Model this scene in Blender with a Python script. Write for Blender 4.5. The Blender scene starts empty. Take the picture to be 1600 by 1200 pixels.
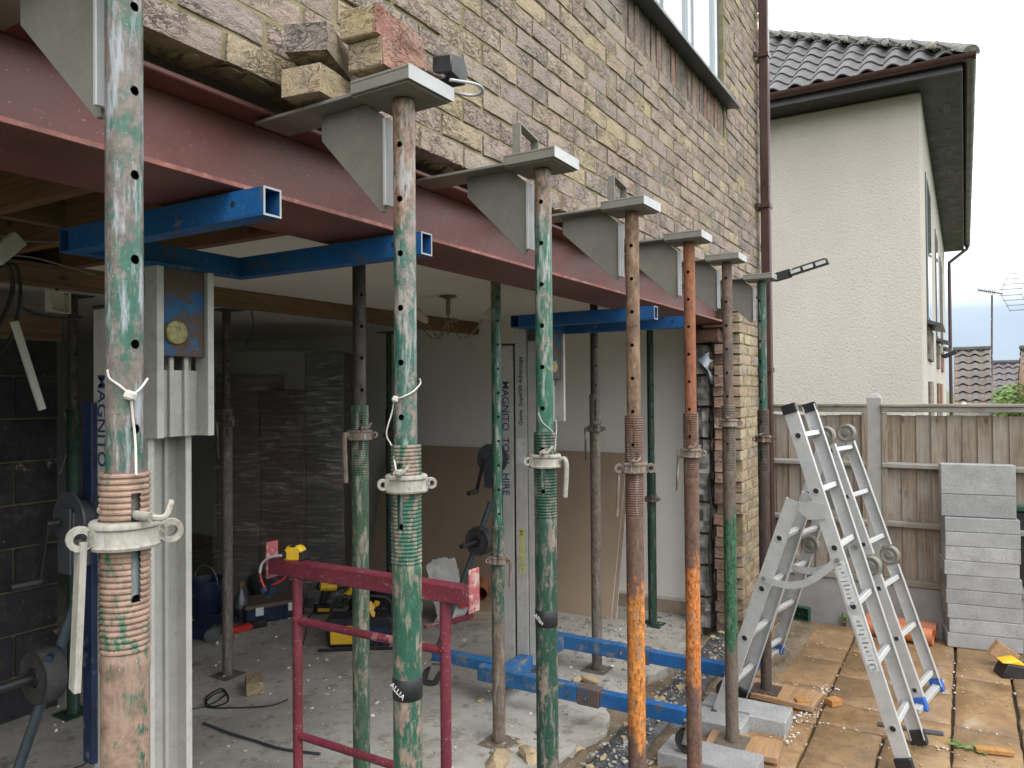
import bpy, bmesh, math, random
from mathutils import Vector, Matrix
random.seed(7)
R = math.radians
S = bpy.context.scene
C = S.collection
PI = math.pi

# ------------------------------------------------------------------ camera
F = 1180.0                       # focal length in pixels of the 1600 px wide photograph
YAW, PITCH, ROLL = R(30.96), R(0.66), 0.0080
def _cam():
    f = Vector((math.cos(PITCH)*math.cos(YAW), math.cos(PITCH)*math.sin(YAW), math.sin(PITCH)))
    r = f.cross(Vector((0, 0, 1))).normalized()
    u = r.cross(f).normalized()
    r2 = r*math.cos(ROLL) - u*math.sin(ROLL)
    u2 = u*math.cos(ROLL) + r*math.sin(ROLL)
    return f, r2, u2
CF, CR, CU = _cam()
cam = bpy.data.cameras.new('camera'); camo = bpy.data.objects.new('camera', cam); C.objects.link(camo)
camo.matrix_world = Matrix(((CR.x, CU.x, -CF.x, 0), (CR.y, CU.y, -CF.y, 0), (CR.z, CU.z, -CF.z, 0), (0, 0, 0, 1)))
cam.sensor_width = 36; cam.lens = 36*F/1600; cam.clip_start = 0.05; cam.clip_end = 2000
S.camera = camo

# ------------------------------------------------------------------ world, sun, exposure
W = bpy.data.worlds.new('World'); S.world = W; W.use_nodes = True
SUN_EL, SUN_AZ = R(55), R(-120)
def _world():
    nt = W.node_tree; nt.nodes.clear(); L = nt.links.new
    n = lambda t: nt.nodes.new(t)
    out = n('ShaderNodeOutputWorld'); bg1 = n('ShaderNodeBackground'); bg2 = n('ShaderNodeBackground'); mx = n('ShaderNodeMixShader')
    sky = n('ShaderNodeTexSky'); sky.sky_type = 'NISHITA'; sky.sun_disc = False
    sky.sun_elevation = SUN_EL; sky.sun_rotation = PI/2 - SUN_AZ
    L(sky.outputs[0], bg1.inputs[0]); bg1.inputs[1].default_value = 0.085
    tc = n('ShaderNodeTexCoord'); sep = n('ShaderNodeSeparateXYZ'); L(tc.outputs['Generated'], sep.inputs[0])
    mp = n('ShaderNodeMapping'); mp.inputs['Scale'].default_value = (1, 1, 2.2); L(tc.outputs['Generated'], mp.inputs[0])
    nz = n('ShaderNodeTexNoise'); nz.inputs['Scale'].default_value = 2.1; nz.inputs['Detail'].default_value = 6; L(mp.outputs[0], nz.inputs['Vector'])
    # cloud cover: nearly closed overhead, thinning to blue-grey just above the horizon
    m1 = n('ShaderNodeMapRange'); m1.inputs[1].default_value = -0.25; m1.inputs[2].default_value = 0.12
    L(sep.outputs[2], m1.inputs[0])
    ad = n('ShaderNodeMath'); ad.operation = 'MULTIPLY_ADD'; L(nz.outputs[0], ad.inputs[0]); ad.inputs[1].default_value = 0.9; ad.inputs[2].default_value = -0.33
    a2 = n('ShaderNodeMath'); a2.operation = 'ADD'; a2.use_clamp = True; L(m1.outputs[0], a2.inputs[0]); L(ad.outputs[0], a2.inputs[1])
    cr = n('ShaderNodeValToRGB'); L(nz.outputs[0], cr.inputs[0])
    cr.color_ramp.elements[0].position = .3; cr.color_ramp.elements[0].color = (.90, .94, 1.0, 1)
    cr.color_ramp.elements[1].position = .62; cr.color_ramp.elements[1].color = (1, 1, .985, 1)
    # rain cloud low down is blue grey all round the horizon
    m3 = n('ShaderNodeMapRange'); m3.inputs[1].default_value = 0.09; m3.inputs[2].default_value = 0.19; L(sep.outputs[2], m3.inputs[0])
    a3 = n('ShaderNodeMath'); a3.operation = 'MULTIPLY_ADD'; L(nz.outputs[0], a3.inputs[0]); a3.inputs[1].default_value = .5; a3.inputs[2].default_value = -.25
    a4 = n('ShaderNodeMath'); a4.operation = 'ADD'; a4.use_clamp = True; L(m3.outputs[0], a4.inputs[0]); L(a3.outputs[0], a4.inputs[1])
    mc = n('ShaderNodeMix'); mc.data_type = 'RGBA'; L(a4.outputs[0], mc.inputs[0]); mc.inputs[6].default_value = (.195, .245, .305, 1); L(cr.outputs[0], mc.inputs[7])
    L(mc.outputs[2], bg2.inputs[0]); bg2.inputs[1].default_value = 1.18
    L(a2.outputs[0], mx.inputs[0]); L(bg1.outputs[0], mx.inputs[1]); L(bg2.outputs[0], mx.inputs[2]); L(mx.outputs[0], out.inputs[0])
_world()
sun = bpy.data.lights.new('sun', 'SUN'); sun.energy = 0.6; sun.angle = R(25); sun.color = (1, .97, .92)
suno = bpy.data.objects.new('sun', sun); C.objects.link(suno)
_sd = Vector((math.cos(SUN_EL)*math.cos(SUN_AZ), math.cos(SUN_EL)*math.sin(SUN_AZ), math.sin(SUN_EL)))
suno.rotation_euler = _sd.to_track_quat('Z', 'Y').to_euler(); suno.location = (0, -3, 8)
S.view_settings.view_transform = 'Standard'; S.view_settings.look = 'None'
S.view_settings.gamma = 1; S.view_settings.exposure = 1.30
S.view_settings.use_curve_mapping = False
S.cycles.use_denoising = True
S.cycles.max_bounces = 8; S.cycles.diffuse_bounces = 7; S.cycles.transparent_max_bounces = 8
S.cycles.caustics_reflective = False; S.cycles.caustics_refractive = False
S.cycles.sample_clamp_indirect = 6

# ------------------------------------------------------------------ helpers
def ray(x, y): return CF + CR*((x-800)/F) + CU*((600-y)/F)
def at(x, y, X=None, Y=None, Z=None):
    d = ray(x, y)
    t = X/d.x if X is not None else (Y/d.y if Y is not None else Z/d.z)
    return d*t
def px(p):
    p = Vector(p); z = p.dot(CF)
    return 800+F*p.dot(CR)/z, 600-F*p.dot(CU)/z, z
ZP, ZF = -1.76, -1.68            # paving level and indoor floor level below the eye

class MB:
    """collects shapes into one mesh"""
    def __init__(s): s.v = []; s.f = []
    def add(s, vs, fs):
        b = len(s.v); s.v += [Vector(p) for p in vs]; s.f += [tuple(i+b for i in f) for f in fs]; return s
    def box(s, x0, x1, y0, y1, z0, z1):
        return s.add([(x0,y0,z0),(x1,y0,z0),(x1,y1,z0),(x0,y1,z0),(x0,y0,z1),(x1,y0,z1),(x1,y1,z1),(x0,y1,z1)],
                     [(0,3,2,1),(4,5,6,7),(0,1,5,4),(1,2,6,5),(2,3,7,6),(3,0,4,7)])
    def obox(s, c, size, rot=(0,0,0)):
        m = Matrix.Translation(Vector(c)) @ (rot if isinstance(rot, Matrix) else Matrix.Rotation(rot[2],4,'Z') @ Matrix.Rotation(rot[1],4,'Y') @ Matrix.Rotation(rot[0],4,'X'))
        a, b, c2 = size[0]/2, size[1]/2, size[2]/2
        vs = [m @ Vector(p) for p in ((-a,-b,-c2),(a,-b,-c2),(a,b,-c2),(-a,b,-c2),(-a,-b,c2),(a,-b,c2),(a,b,c2),(-a,b,c2))]
        return s.add(vs, [(0,3,2,1),(4,5,6,7),(0,1,5,4),(1,2,6,5),(2,3,7,6),(3,0,4,7)])
    def beam(s, p0, p1, w, h, up=(0,0,1)):
        """box from p0 to p1, w across, h along up"""
        p0, p1 = Vector(p0), Vector(p1); d = (p1-p0); n = d.normalized(); u = Vector(up); sd = n.cross(u).normalized(); u = sd.cross(n).normalized()
        vs = [p + sd*a*w/2 + u*b*h/2 for p in (p0, p1) for a, b in ((-1,-1),(1,-1),(1,1),(-1,1))]
        return s.add(vs, [(0,1,2,3),(7,6,5,4),(0,4,5,1),(1,5,6,2),(2,6,7,3),(3,7,4,0)])
    def cyl(s, p0, p1, r0, r1=None, n=16, caps=True):
        r1 = r0 if r1 is None else r1
        p0, p1 = Vector(p0), Vector(p1); d = (p1-p0).normalized()
        a = d.orthogonal().normalized(); b = d.cross(a)
        vs = []; fs = []
        for p, r in ((p0, r0), (p1, r1)):
            for i in range(n):
                t = 2*PI*i/n; vs.append(p + (a*math.cos(t)+b*math.sin(t))*r)
        for i in range(n): j = (i+1) % n; fs.append((i, j, n+j, n+i))
        if caps: fs += [tuple(range(n-1, -1, -1)), tuple(range(n, 2*n))]
        return s.add(vs, fs)
    def tube(s, pts, r, n=8, caps=True):
        pts = [Vector(p) for p in pts]; m = len(pts); vs = []; fs = []
        d0 = (pts[1]-pts[0]).normalized(); a = d0.orthogonal().normalized()
        for k, p in enumerate(pts):
            d = (pts[min(k+1, m-1)]-pts[max(k-1, 0)]).normalized()
            a = (a - d*a.dot(d)).normalized(); b = d.cross(a)
            rr = r[k] if isinstance(r, (list, tuple)) else r
            for i in range(n): t = 2*PI*i/n; vs.append(p+(a*math.cos(t)+b*math.sin(t))*rr)
        for k in range(m-1):
            for i in range(n): j = (i+1) % n; fs.append((k*n+i, k*n+j, (k+1)*n+j, (k+1)*n+i))
        if caps: fs += [tuple(range(n-1, -1, -1)), tuple(range((m-1)*n, m*n))]
        return s.add(vs, fs)
    def lathe(s, prof, n=24, c=(0,0,0), M=None):
        c = Vector(c); vs = []; fs = []
        for r, z in prof:
            for i in range(n):
                t = 2*PI*i/n; p = Vector((r*math.cos(t), r*math.sin(t), z)); vs.append(c + ((M @ p) if M else p))
        for k in range(len(prof)-1):
            for i in range(n): j = (i+1) % n; fs.append((k*n+i, k*n+j, (k+1)*n+j, (k+1)*n+i))
        return s.add(vs, fs)
    def prism(s, poly, fn0, fn1):
        """poly of 2-D points, fn0/fn1 map a point to the two end faces"""
        n = len(poly); vs = [fn0(*p) for p in poly] + [fn1(*p) for p in poly]
        return s.add(vs, [tuple(range(n-1, -1, -1)), tuple(range(n, 2*n))] + [(i, (i+1) % n, n+(i+1) % n, n+i) for i in range(n)])
    def torus(s, c, R_, r, axis='Z', n=20, m=8, M=None, a0=0, a1=2*PI):
        pts = []
        for i in range(n+1):
            t = a0+(a1-a0)*i/n; x, y = R_*math.cos(t), R_*math.sin(t)
            p = Vector({'Z': (x, y, 0), 'X': (0, x, y), 'Y': (x, 0, y)}[axis])
            if M: p = M @ p
            pts.append(Vector(c)+p)
        return s.tube(pts, r, m)
    def blob(s, c, size, seed=0, amp=.25, sub=2, flat=None):
        bm = bmesh.new(); bmesh.ops.create_icosphere(bm, subdivisions=sub, radius=1)
        rnd = random.Random(seed); dirs = [Vector((rnd.gauss(0,1), rnd.gauss(0,1), rnd.gauss(0,1))).normalized() for _ in range(9)]
        am = [rnd.uniform(-1, 1)*amp for _ in range(9)]
        vs = []
        for v in bm.verts:
            k = 1+sum(a*max(0, v.co.normalized().dot(d))**3 for a, d in zip(am, dirs))
            p = v.co*k; p = Vector((p.x*size[0], p.y*size[1], p.z*size[2]))
            if flat is not None and p.z < flat: p.z = flat
            vs.append(p+Vector(c))
        fs = [tuple(v.index for v in f.verts) for f in bm.faces]; bm.free()
        return s.add(vs, fs)
    def mesh(s, name, mat, smooth=35, bevel=0, recalc=True):
        me = bpy.data.meshes.new(name); me.from_pydata(s.v, [], s.f)
        if recalc or bevel:
            bm = bmesh.new(); bm.from_mesh(me)
            if recalc: bmesh.ops.recalc_face_normals(bm, faces=bm.faces)
            if bevel:
                es = [e for e in bm.edges if len(e.link_faces) == 2 and e.calc_face_angle(0) > R(40)]
                bmesh.ops.bevel(bm, geom=es, offset=bevel, segments=1, affect='EDGES', clamp_overlap=True)
            bm.to_mesh(me); bm.free()
        if mat: me.materials.append(mat)
        if smooth:
            me.polygons.foreach_set('use_smooth', [True]*len(me.polygons)); me.set_sharp_from_angle(angle=R(smooth))
        return me
    def build(s, name, mat, parent=None, loc=(0,0,0), rot=(0,0,0), smooth=35, bevel=0, recalc=True):
        return put(name, s.mesh(name, mat, smooth, bevel, recalc), parent, loc, rot)
def put(name, me, parent=None, loc=(0,0,0), rot=(0,0,0)):
    o = bpy.data.objects.new(name, me); C.objects.link(o)
    if parent: o.parent = parent
    o.location = loc; o.rotation_euler = rot
    return o
def tag(o, label, cat, group=None):
    o['label'] = label; o['category'] = cat
    if group: o['group'] = group
    return o
def thing(name, label, cat, loc=(0,0,0), rz=0, group=None):
    o = bpy.data.objects.new(name, None); C.objects.link(o); o.empty_display_size = .1
    o.location = loc; o.rotation_euler = (0, 0, rz)
    return tag(o, label, cat, group)
def struct(o): o['kind'] = 'structure'; return o
def stuff(o): o['kind'] = 'stuff'; return o
def copy_tree(o, parent=None):
    c = o.copy(); C.objects.link(c)
    if parent: c.parent = parent
    for ch in list(o.children): copy_tree(ch, c)
    return c
def bez(pts, n=8):
    """smooth curve through the points"""
    pts = [Vector(p) for p in pts]; out = []
    for i in range(len(pts)-1):
        p0 = pts[max(i-1, 0)]; p1 = pts[i]; p2 = pts[i+1]; p3 = pts[min(i+2, len(pts)-1)]
        for k in range(n):
            t = k/n
            out.append(.5*((2*p1)+(p2-p0)*t+(2*p0-5*p1+4*p2-p3)*t*t+(3*p1-p0-3*p2+p3)*t**3))
    return out+[pts[-1]]
def lettering(body, size, mat, parent, loc, M, name='lettering', depth=.0006):
    cu = bpy.data.curves.new(name, 'FONT'); cu.body = body; cu.size = size; cu.extrude = depth; cu.align_x = 'CENTER'; cu.align_y = 'CENTER'; cu.offset = size*.008
    cu.resolution_u = 3
    to = bpy.data.objects.new('tmp', cu); C.objects.link(to)
    dg = bpy.context.evaluated_depsgraph_get(); me = bpy.data.meshes.new_from_object(to.evaluated_get(dg)); bpy.data.objects.remove(to)
    me.transform(M.to_4x4()); me.materials.clear(); me.materials.append(mat)
    return put(name, me, parent, loc)

# ------------------------------------------------------------------ materials
class G:
    def __init__(s, name):
        s.m = bpy.data.materials.new(name); s.m.use_nodes = True; s.nt = s.m.node_tree; s.nt.nodes.clear()
        s.o = s.n('ShaderNodeOutputMaterial'); s.b = s.n('ShaderNodeBsdfPrincipled'); s.l(s.b.outputs[0], s.o.inputs[0])
        s.tc = s.n('ShaderNodeTexCoord'); s.oi = s.n('ShaderNodeObjectInfo')
        # every object gets its own stretch of the pattern
        mu = s.n('ShaderNodeVectorMath'); mu.operation = 'SCALE'; cx = s.n('ShaderNodeCombineXYZ')
        for i in range(3): s.l(s.oi.outputs['Random'], cx.inputs[i])
        s.l(cx.outputs[0], mu.inputs[0]); mu.inputs['Scale'].default_value = 37.0
        ad = s.n('ShaderNodeVectorMath'); s.l(s.tc.outputs['Object'], ad.inputs[0]); s.l(mu.outputs[0], ad.inputs[1])
        s.vec = ad.outputs[0]; s.rand = s.oi.outputs['Random']; s.bumpn = None
    def n(s, t): return s.nt.nodes.new(t)
    def l(s, a, b): s.nt.links.new(a, b)
    def setin(s, sock, v):
        if hasattr(v, 'is_linked') or isinstance(v, bpy.types.NodeSocket): s.l(v, sock)
        elif isinstance(v, (tuple, list)) and len(v) == 3 and sock.type == 'RGBA': sock.default_value = (*v, 1)
        else: sock.default_value = v
    def stretch(s, sc, vec=None):
        m = s.n('ShaderNodeMapping'); m.inputs['Scale'].default_value = sc; s.l(vec or s.vec, m.inputs[0]); return m.outputs[0]
    def noise(s, scale, detail=5, rough=.6, vec=None, dist=0):
        t = s.n('ShaderNodeTexNoise'); t.inputs['Scale'].default_value = scale; t.inputs['Detail'].default_value = detail
        t.inputs['Roughness'].default_value = rough; t.inputs['Distortion'].default_value = dist; s.l(vec or s.vec, t.inputs['Vector']); return t.outputs[0]
    def voro(s, scale, vec=None, feat='F1'):
        t = s.n('ShaderNodeTexVoronoi'); t.feature = feat; t.inputs['Scale'].default_value = scale; s.l(vec or s.vec, t.inputs['Vector']); return t.outputs[0]
    def ramp(s, fac, stops, interp='LINEAR'):
        r = s.n('ShaderNodeValToRGB'); r.color_ramp.interpolation = interp; e = r.color_ramp.elements
        while len(e) < len(stops): e.new(.5)
        for i, (p, c) in enumerate(stops):
            e[i].position = p; e[i].color = (c, c, c, 1) if isinstance(c, (int, float)) else (*c, 1)
        s.l(fac, r.inputs[0]); return r.outputs[0]
    def mix(s, fac, a, b, mode='MIX'):
        m = s.n('ShaderNodeMix'); m.data_type = 'RGBA'; m.blend_type = mode
        s.setin(m.inputs[0], fac); s.setin(m.inputs[6], a); s.setin(m.inputs[7], b); return m.outputs[2]
    def math(s, op, a, b=0, clamp=False):
        m = s.n('ShaderNodeMath'); m.operation = op; m.use_clamp = clamp; s.setin(m.inputs[0], a); s.setin(m.inputs[1], b); return m.outputs[0]
    def z(s):
        sp = s.n('ShaderNodeSeparateXYZ'); s.l(s.tc.outputs['Object'], sp.inputs[0]); return sp.outputs[2]
    def bump(s, h, strength=.5, dist=.004):
        b = s.n('ShaderNodeBump'); b.inputs['Strength'].default_value = strength; b.inputs['Distance'].default_value = dist; s.l(h, b.inputs['Height'])
        if s.bumpn: s.l(s.bumpn, b.inputs['Normal'])
        s.bumpn = b.outputs[0]; return s
    def out(s, col, rough=.7, metal=0, spec=None, **kw):
        s.setin(s.b.inputs['Base Color'], col); s.setin(s.b.inputs['Roughness'], rough); s.setin(s.b.inputs['Metallic'], metal)
        if spec is not None: s.b.inputs['Specular IOR Level'].default_value = spec
        for k, v in kw.items(): s.setin(s.b.inputs[k], v)
        if s.bumpn: s.l(s.bumpn, s.b.inputs['Normal'])
        return s.m
def plain(name, c, rough=.6, metal=0, var=.25, scale=12, bump=.15, bscale=60, bd=.002, dust=0, dustc=(.42,.39,.34), spec=None):
    """a base colour broken up by wear at two sizes, with fine relief"""
    g = G(name); a = g.noise(scale, 6); b = g.noise(scale*6, 4)
    dk = tuple(x*(1-var) for x in c); lt = tuple(min(1, x*(1+var)) for x in c)
    col = g.ramp(a, [(.3, dk), (.5, c), (.72, lt)])
    col = g.mix(g.ramp(b, [(.35, 0), (.7, .35)]), col, dk)
    if dust: col = g.mix(g.ramp(g.noise(scale*1.7, 6, .7), [(.62-.3*dust, 0), (.8-.2*dust, min(1, .4+dust))]), col, dustc)
    g.bump(g.noise(bscale, 4), bump, bd)
    rg = g.ramp(a, [(.3, max(0, rough-.1)), (.7, min(1, rough+.12))])
    return g.out(col, rg, metal, spec)
def tube_mat(name, paint, rust, cover=.5, scratch=(.42,.40,.38), scr=.35, zone=None, low=None, rough=.5, metal=0., dust=0.3):
    """old painted scaffold tube: paint worn off in patches, long scrapes, spatter"""
    g = G(name)
    st = g.stretch((1, 1, .5)); st2 = g.stretch((1, 1, .16))
    big = g.noise(19, 8, .75, st); fine = g.noise(70, 5, .7, st); scn = g.noise(55, 5, .65, st2); sp = g.noise(190, 3, .6)
    rustc = g.ramp(g.noise(38, 6, .7), [(.3, tuple(x*.5 for x in rust)), (.5, rust), (.72, tuple(min(1, x*1.5) for x in rust))])
    pc = g.ramp(fine, [(.3, tuple(x*.62 for x in paint)), (.6, paint), (.8, tuple(min(1, x*1.35+.01) for x in paint))])
    m = g.math('ADD', g.math('MULTIPLY', big, .66), g.math('MULTIPLY', fine, .34))
    k = 1-cover
    col = g.mix(g.ramp(m, [(k*.5+.25-.03, 0), (k*.5+.25+.03, 1)]), rustc, pc)
    if low:   # the foot of the tube has gone to another colour
        hh = g.math('ADD', g.z(), g.math('MULTIPLY', g.math('SUBTRACT', big, .5), .5))
        t = g.math('SUBTRACT', 1, g.math('DIVIDE', g.math('SUBTRACT', hh, low[1]), .08), clamp=True)
        lc = g.ramp(g.noise(30, 6, .7), [(.3, tuple(x*.55 for x in low[0])), (.7, tuple(x*1.25 for x in low[0]))])
        col = g.mix(g.math('MINIMUM', g.math('MAXIMUM', t, 0), 1), col, lc)
    if zone:
        hh = g.math('ADD', g.z(), g.math('MULTIPLY', g.math('SUBTRACT', big, .5), .5))
        a = g.math('MULTIPLY', g.math('SUBTRACT', hh, zone[1]), 14, clamp=True)
        b = g.math('MULTIPLY', g.math('SUBTRACT', zone[2], hh), 22, clamp=True)
        zc = g.ramp(g.noise(75, 6, .75, g.stretch((1,1,.55))), [(.38, tuple(x*.22 for x in zone[0])), (.45, tuple(x*.7 for x in zone[0])), (.54, zone[0]), (.66, tuple(min(1, x*1.45+.05) for x in zone[0]))])
        col = g.mix(g.math('MULTIPLY', a, b), col, zc)
    col = g.mix(g.ramp(scn, [(.60-.14*scr, 0), (.66-.08*scr, .85)]), col, g.mix(fine, scratch, tuple(x*.7 for x in scratch)))
    if dust: col = g.mix(g.ramp(sp, [(.66, 0), (.72, dust)]), col, (.62, .58, .52))
    g.bump(m, .5, .0015).bump(sp, .25, .0006)
    return g.out(col, g.ramp(m, [(.35, min(1, rough+.25)), (.6, rough)]), metal)
# ------------------------------------------------------------------ shared materials
def brick_mat(name, cols, moss=.25, strength=1.0):
    g = G(name)
    gi = g.n('ShaderNodeNewGeometry').outputs['Random Per Island']
    rnd = g.math('FRACT', g.math('ADD', g.math('MULTIPLY', g.rand, 7.31), g.math('MULTIPLY', gi, 3.77)))
    n = len(cols)
    base = g.ramp(rnd, [(i/n, c) for i, c in enumerate(cols)], 'CONSTANT')
    # offset the pattern per brick inside a joined mesh as well
    cx = g.n('ShaderNodeCombineXYZ'); g.l(g.math('MULTIPLY', gi, 41), cx.inputs[0]); g.l(g.math('MULTIPLY', gi, 17), cx.inputs[2])
    va = g.n('ShaderNodeVectorMath'); g.l(g.vec, va.inputs[0]); g.l(cx.outputs[0], va.inputs[1]); vec = va.outputs[0]
    drag = g.noise(26, 6, .7, g.stretch((1, 1, 1.7), vec), 1.1)     # dragged, creased face
    crease = g.ramp(g.noise(17, 5, .65, g.stretch((1.1, 1, 2.1), vec), 1.6), [(.465, 1), (.50, 0), (.535, 1)])
    blot = g.noise(9, 4, .6, vec); grain = g.noise(330, 3, .7, vec)
    col = g.mix(g.ramp(blot, [(.35, 0), (.65, .55)]), base, (.44, .36, .30))
    col = g.mix(g.ramp(drag, [(.3, .45), (.5, 0)]), col, (.085, .066, .055))
    patch = g.ramp(g.noise(6, 3, .5, vec), [(.42, 0), (.55, 1)])
    col = g.mix(g.math('MULTIPLY', g.math('SUBTRACT', 1, crease), g.math('MULTIPLY', patch, .75)), col, (.05, .04, .035))
    col = g.mix(g.ramp(grain, [(.30, .7), (.46, 0)]), col, (.07, .055, .045))
    col = g.mix(g.ramp(grain, [(.57, 0), (.72, .6)]), col, (.60, .53, .45))
    col = g.mix(g.ramp(g.noise(14, 5, .7, vec), [(.60, 0), (.74, moss)]), col, (.28, .26, .12))
    h = g.math('ADD', g.math('MULTIPLY', drag, .8), g.math('MULTIPLY', g.math('MULTIPLY', crease, patch), .22))
    g.bump(h, 1.0*strength, .014).bump(grain, .6*strength, .0022)
    return g.out(col, .92, 0, .25)
M = {}
M['brick'] = brick_mat('multi stock brick', [(.33,.255,.22), (.38,.295,.24), (.31,.255,.235), (.40,.315,.225), (.35,.255,.225), (.265,.23,.215), (.36,.30,.25), (.38,.285,.24), (.44,.35,.215), (.32,.265,.23)])
M['brick_pier'] = brick_mat('yellow stock brick', [(.47,.36,.23), (.52,.41,.24), (.43,.34,.235), (.48,.35,.24), (.53,.45,.28), (.38,.32,.25), (.50,.39,.25)], .1)
M['brick_red'] = brick_mat('broken red brick', [(.33,.17,.125), (.36,.21,.15), (.29,.16,.13), (.34,.23,.17)], 0)
M['brick_face'] = brick_mat('red faced brick', [(.33,.12,.085), (.37,.15,.10)], 0, .8)
M['brick_body'] = brick_mat('yellow brick body', [(.45,.36,.2), (.42,.33,.2)], .1, .7)
M['soldier'] = brick_mat('dark soldier brick', [(.13,.085,.07), (.24,.085,.06), (.10,.095,.09), (.19,.14,.11), (.29,.10,.07), (.085,.075,.07), (.15,.125,.105), (.12,.10,.09), (.22,.13,.1)], 0, .5)
g = G('mossy mortar'); a = g.noise(22, 5); b = g.noise(240, 3, .7)
M['mortar'] = g.bump(b, .8, .003).out(g.mix(g.ramp(b, [(.62, 0), (.72, .7)]), g.ramp(a, [(.3, (.17,.155,.085)), (.5, (.245,.215,.12)), (.7, (.32,.285,.20))]), (.55,.52,.42)), .95, 0, .2)
M['black'] = plain('black plastic', (.018,.018,.02), .45, 0, .3, 20, .1)
M['black_rub'] = plain('black rubber', (.035,.035,.035), .75, 0, .3, 25, .3, 90, .001, .12, (.2,.19,.18))
M['dark_grey'] = plain('dark grey powder coat', (.06,.065,.075), .4, 0, .2, 8, .05)
M['brown_pipe'] = plain('brown plastic', (.055,.024,.021), .35, 0, .2, 6, .05)
M['white_paint'] = plain('white paint', (.62,.60,.56), .55, 0, .08, 3, .1, 40)
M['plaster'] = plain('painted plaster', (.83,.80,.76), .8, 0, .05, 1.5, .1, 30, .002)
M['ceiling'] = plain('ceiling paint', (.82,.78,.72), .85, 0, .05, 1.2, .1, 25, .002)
M['timber'] = None
def wood(name, c, gscale=(1,1,1), rough=.75, axis=0, knots=True, var=.35, weather=0):
    g = G(name); sc = [60, 60, 60]; sc[axis] = 3.0
    gr = g.noise(1, 5, .6, g.stretch(tuple(sc)), .6); lo = g.noise(3, 4); fine = g.noise(1, 3, .6, g.stretch(tuple(3.5*x if i != axis else x*2 for i, x in enumerate(sc))))
    col = g.ramp(gr, [(.3, tuple(x*(1-var) for x in c)), (.5, c), (.7, tuple(min(1, x*(1+var*.7)) for x in c))])
    col = g.mix(g.ramp(fine, [(.35, .35), (.55, 0)]), col, tuple(x*.4 for x in c))
    if knots:
        ks = [9, 9, 9]; ks[axis] = 4.0
        kn = g.voro(1, g.stretch(tuple(ks))); col = g.mix(g.ramp(kn, [(.06, .85), (.16, 0)]), col, tuple(x*.28 for x in c))
    col = g.mix(g.math('MULTIPLY', g.rand, .35), col, tuple(x*.55 for x in c))
    if weather: col = g.mix(g.ramp(lo, [(.4, 0), (.7, weather)]), col, (.37,.365,.35))
    g.bump(gr, .35, .002).bump(fine, .3, .001)
    return g.out(col, rough, 0, .3)
M['timber'] = wood('sawn joist timber', (.22,.125,.062), axis=1)
M['timber_x'] = wood('header timber', (.20,.13,.075), axis=0)
M['pale_timber'] = wood('pale timber', (.42,.31,.19), axis=0, weather=.3)
M['offcut'] = wood('orange offcut timber', (.48,.24,.085), axis=0, knots=False)
M['fence'] = wood('weathered fence board', (.25,.195,.145), axis=2, weather=.5, var=.5)
M['fence_rail'] = wood('weathered fence rail', (.23,.205,.165), axis=1, weather=.6)
M['conc'] = plain('grey concrete', (.33,.325,.31), .9, 0, .18, 8, .6, 160, .003)
M['gravelboard'] = plain('gravel board concrete', (.27,.262,.26), .9, 0, .2, 5, .5, 120, .003)
g = G('aerated block'); a = g.noise(7, 4); b = g.noise(170, 3, .75); c_ = g.voro(150)
col = g.ramp(a, [(.3, (.29,.295,.298)), (.7, (.43,.435,.435))]); col = g.mix(g.ramp(b, [(.32, .6), (.5, 0)]), col, (.11,.11,.115))
col = g.mix(g.ramp(b, [(.56, 0), (.70, .7)]), col, (.55,.55,.55)); col = g.mix(g.math('MULTIPLY', g.rand, .4), col, (.17,.17,.175))
M['block'] = g.bump(b, .8, .004).out(col, .95, 0, .2)
g = G('black painted block'); a = g.noise(5, 6, .7); b = g.noise(60, 4, .7)
col = g.ramp(a, [(.3, (.012,.012,.014)), (.55, (.03,.03,.034)), (.72, (.07,.066,.062))])
col = g.mix(g.ramp(g.noise(34, 5, .75), [(.63, 0), (.72, .5)]), col, (.32,.29,.25)); col = g.mix(g.ramp(g.noise(4.3, 5, .7), [(.66, 0), (.7, .8)]), col, (.30,.20,.15))
M['blackblock'] = g.bump(b, .6, .004).out(col, .85, 0, .3)
M['oldmortar'] = plain('old yellow mortar', (.105,.085,.055), .95, 0, .4, 14, .6, 90, .005)
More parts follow.
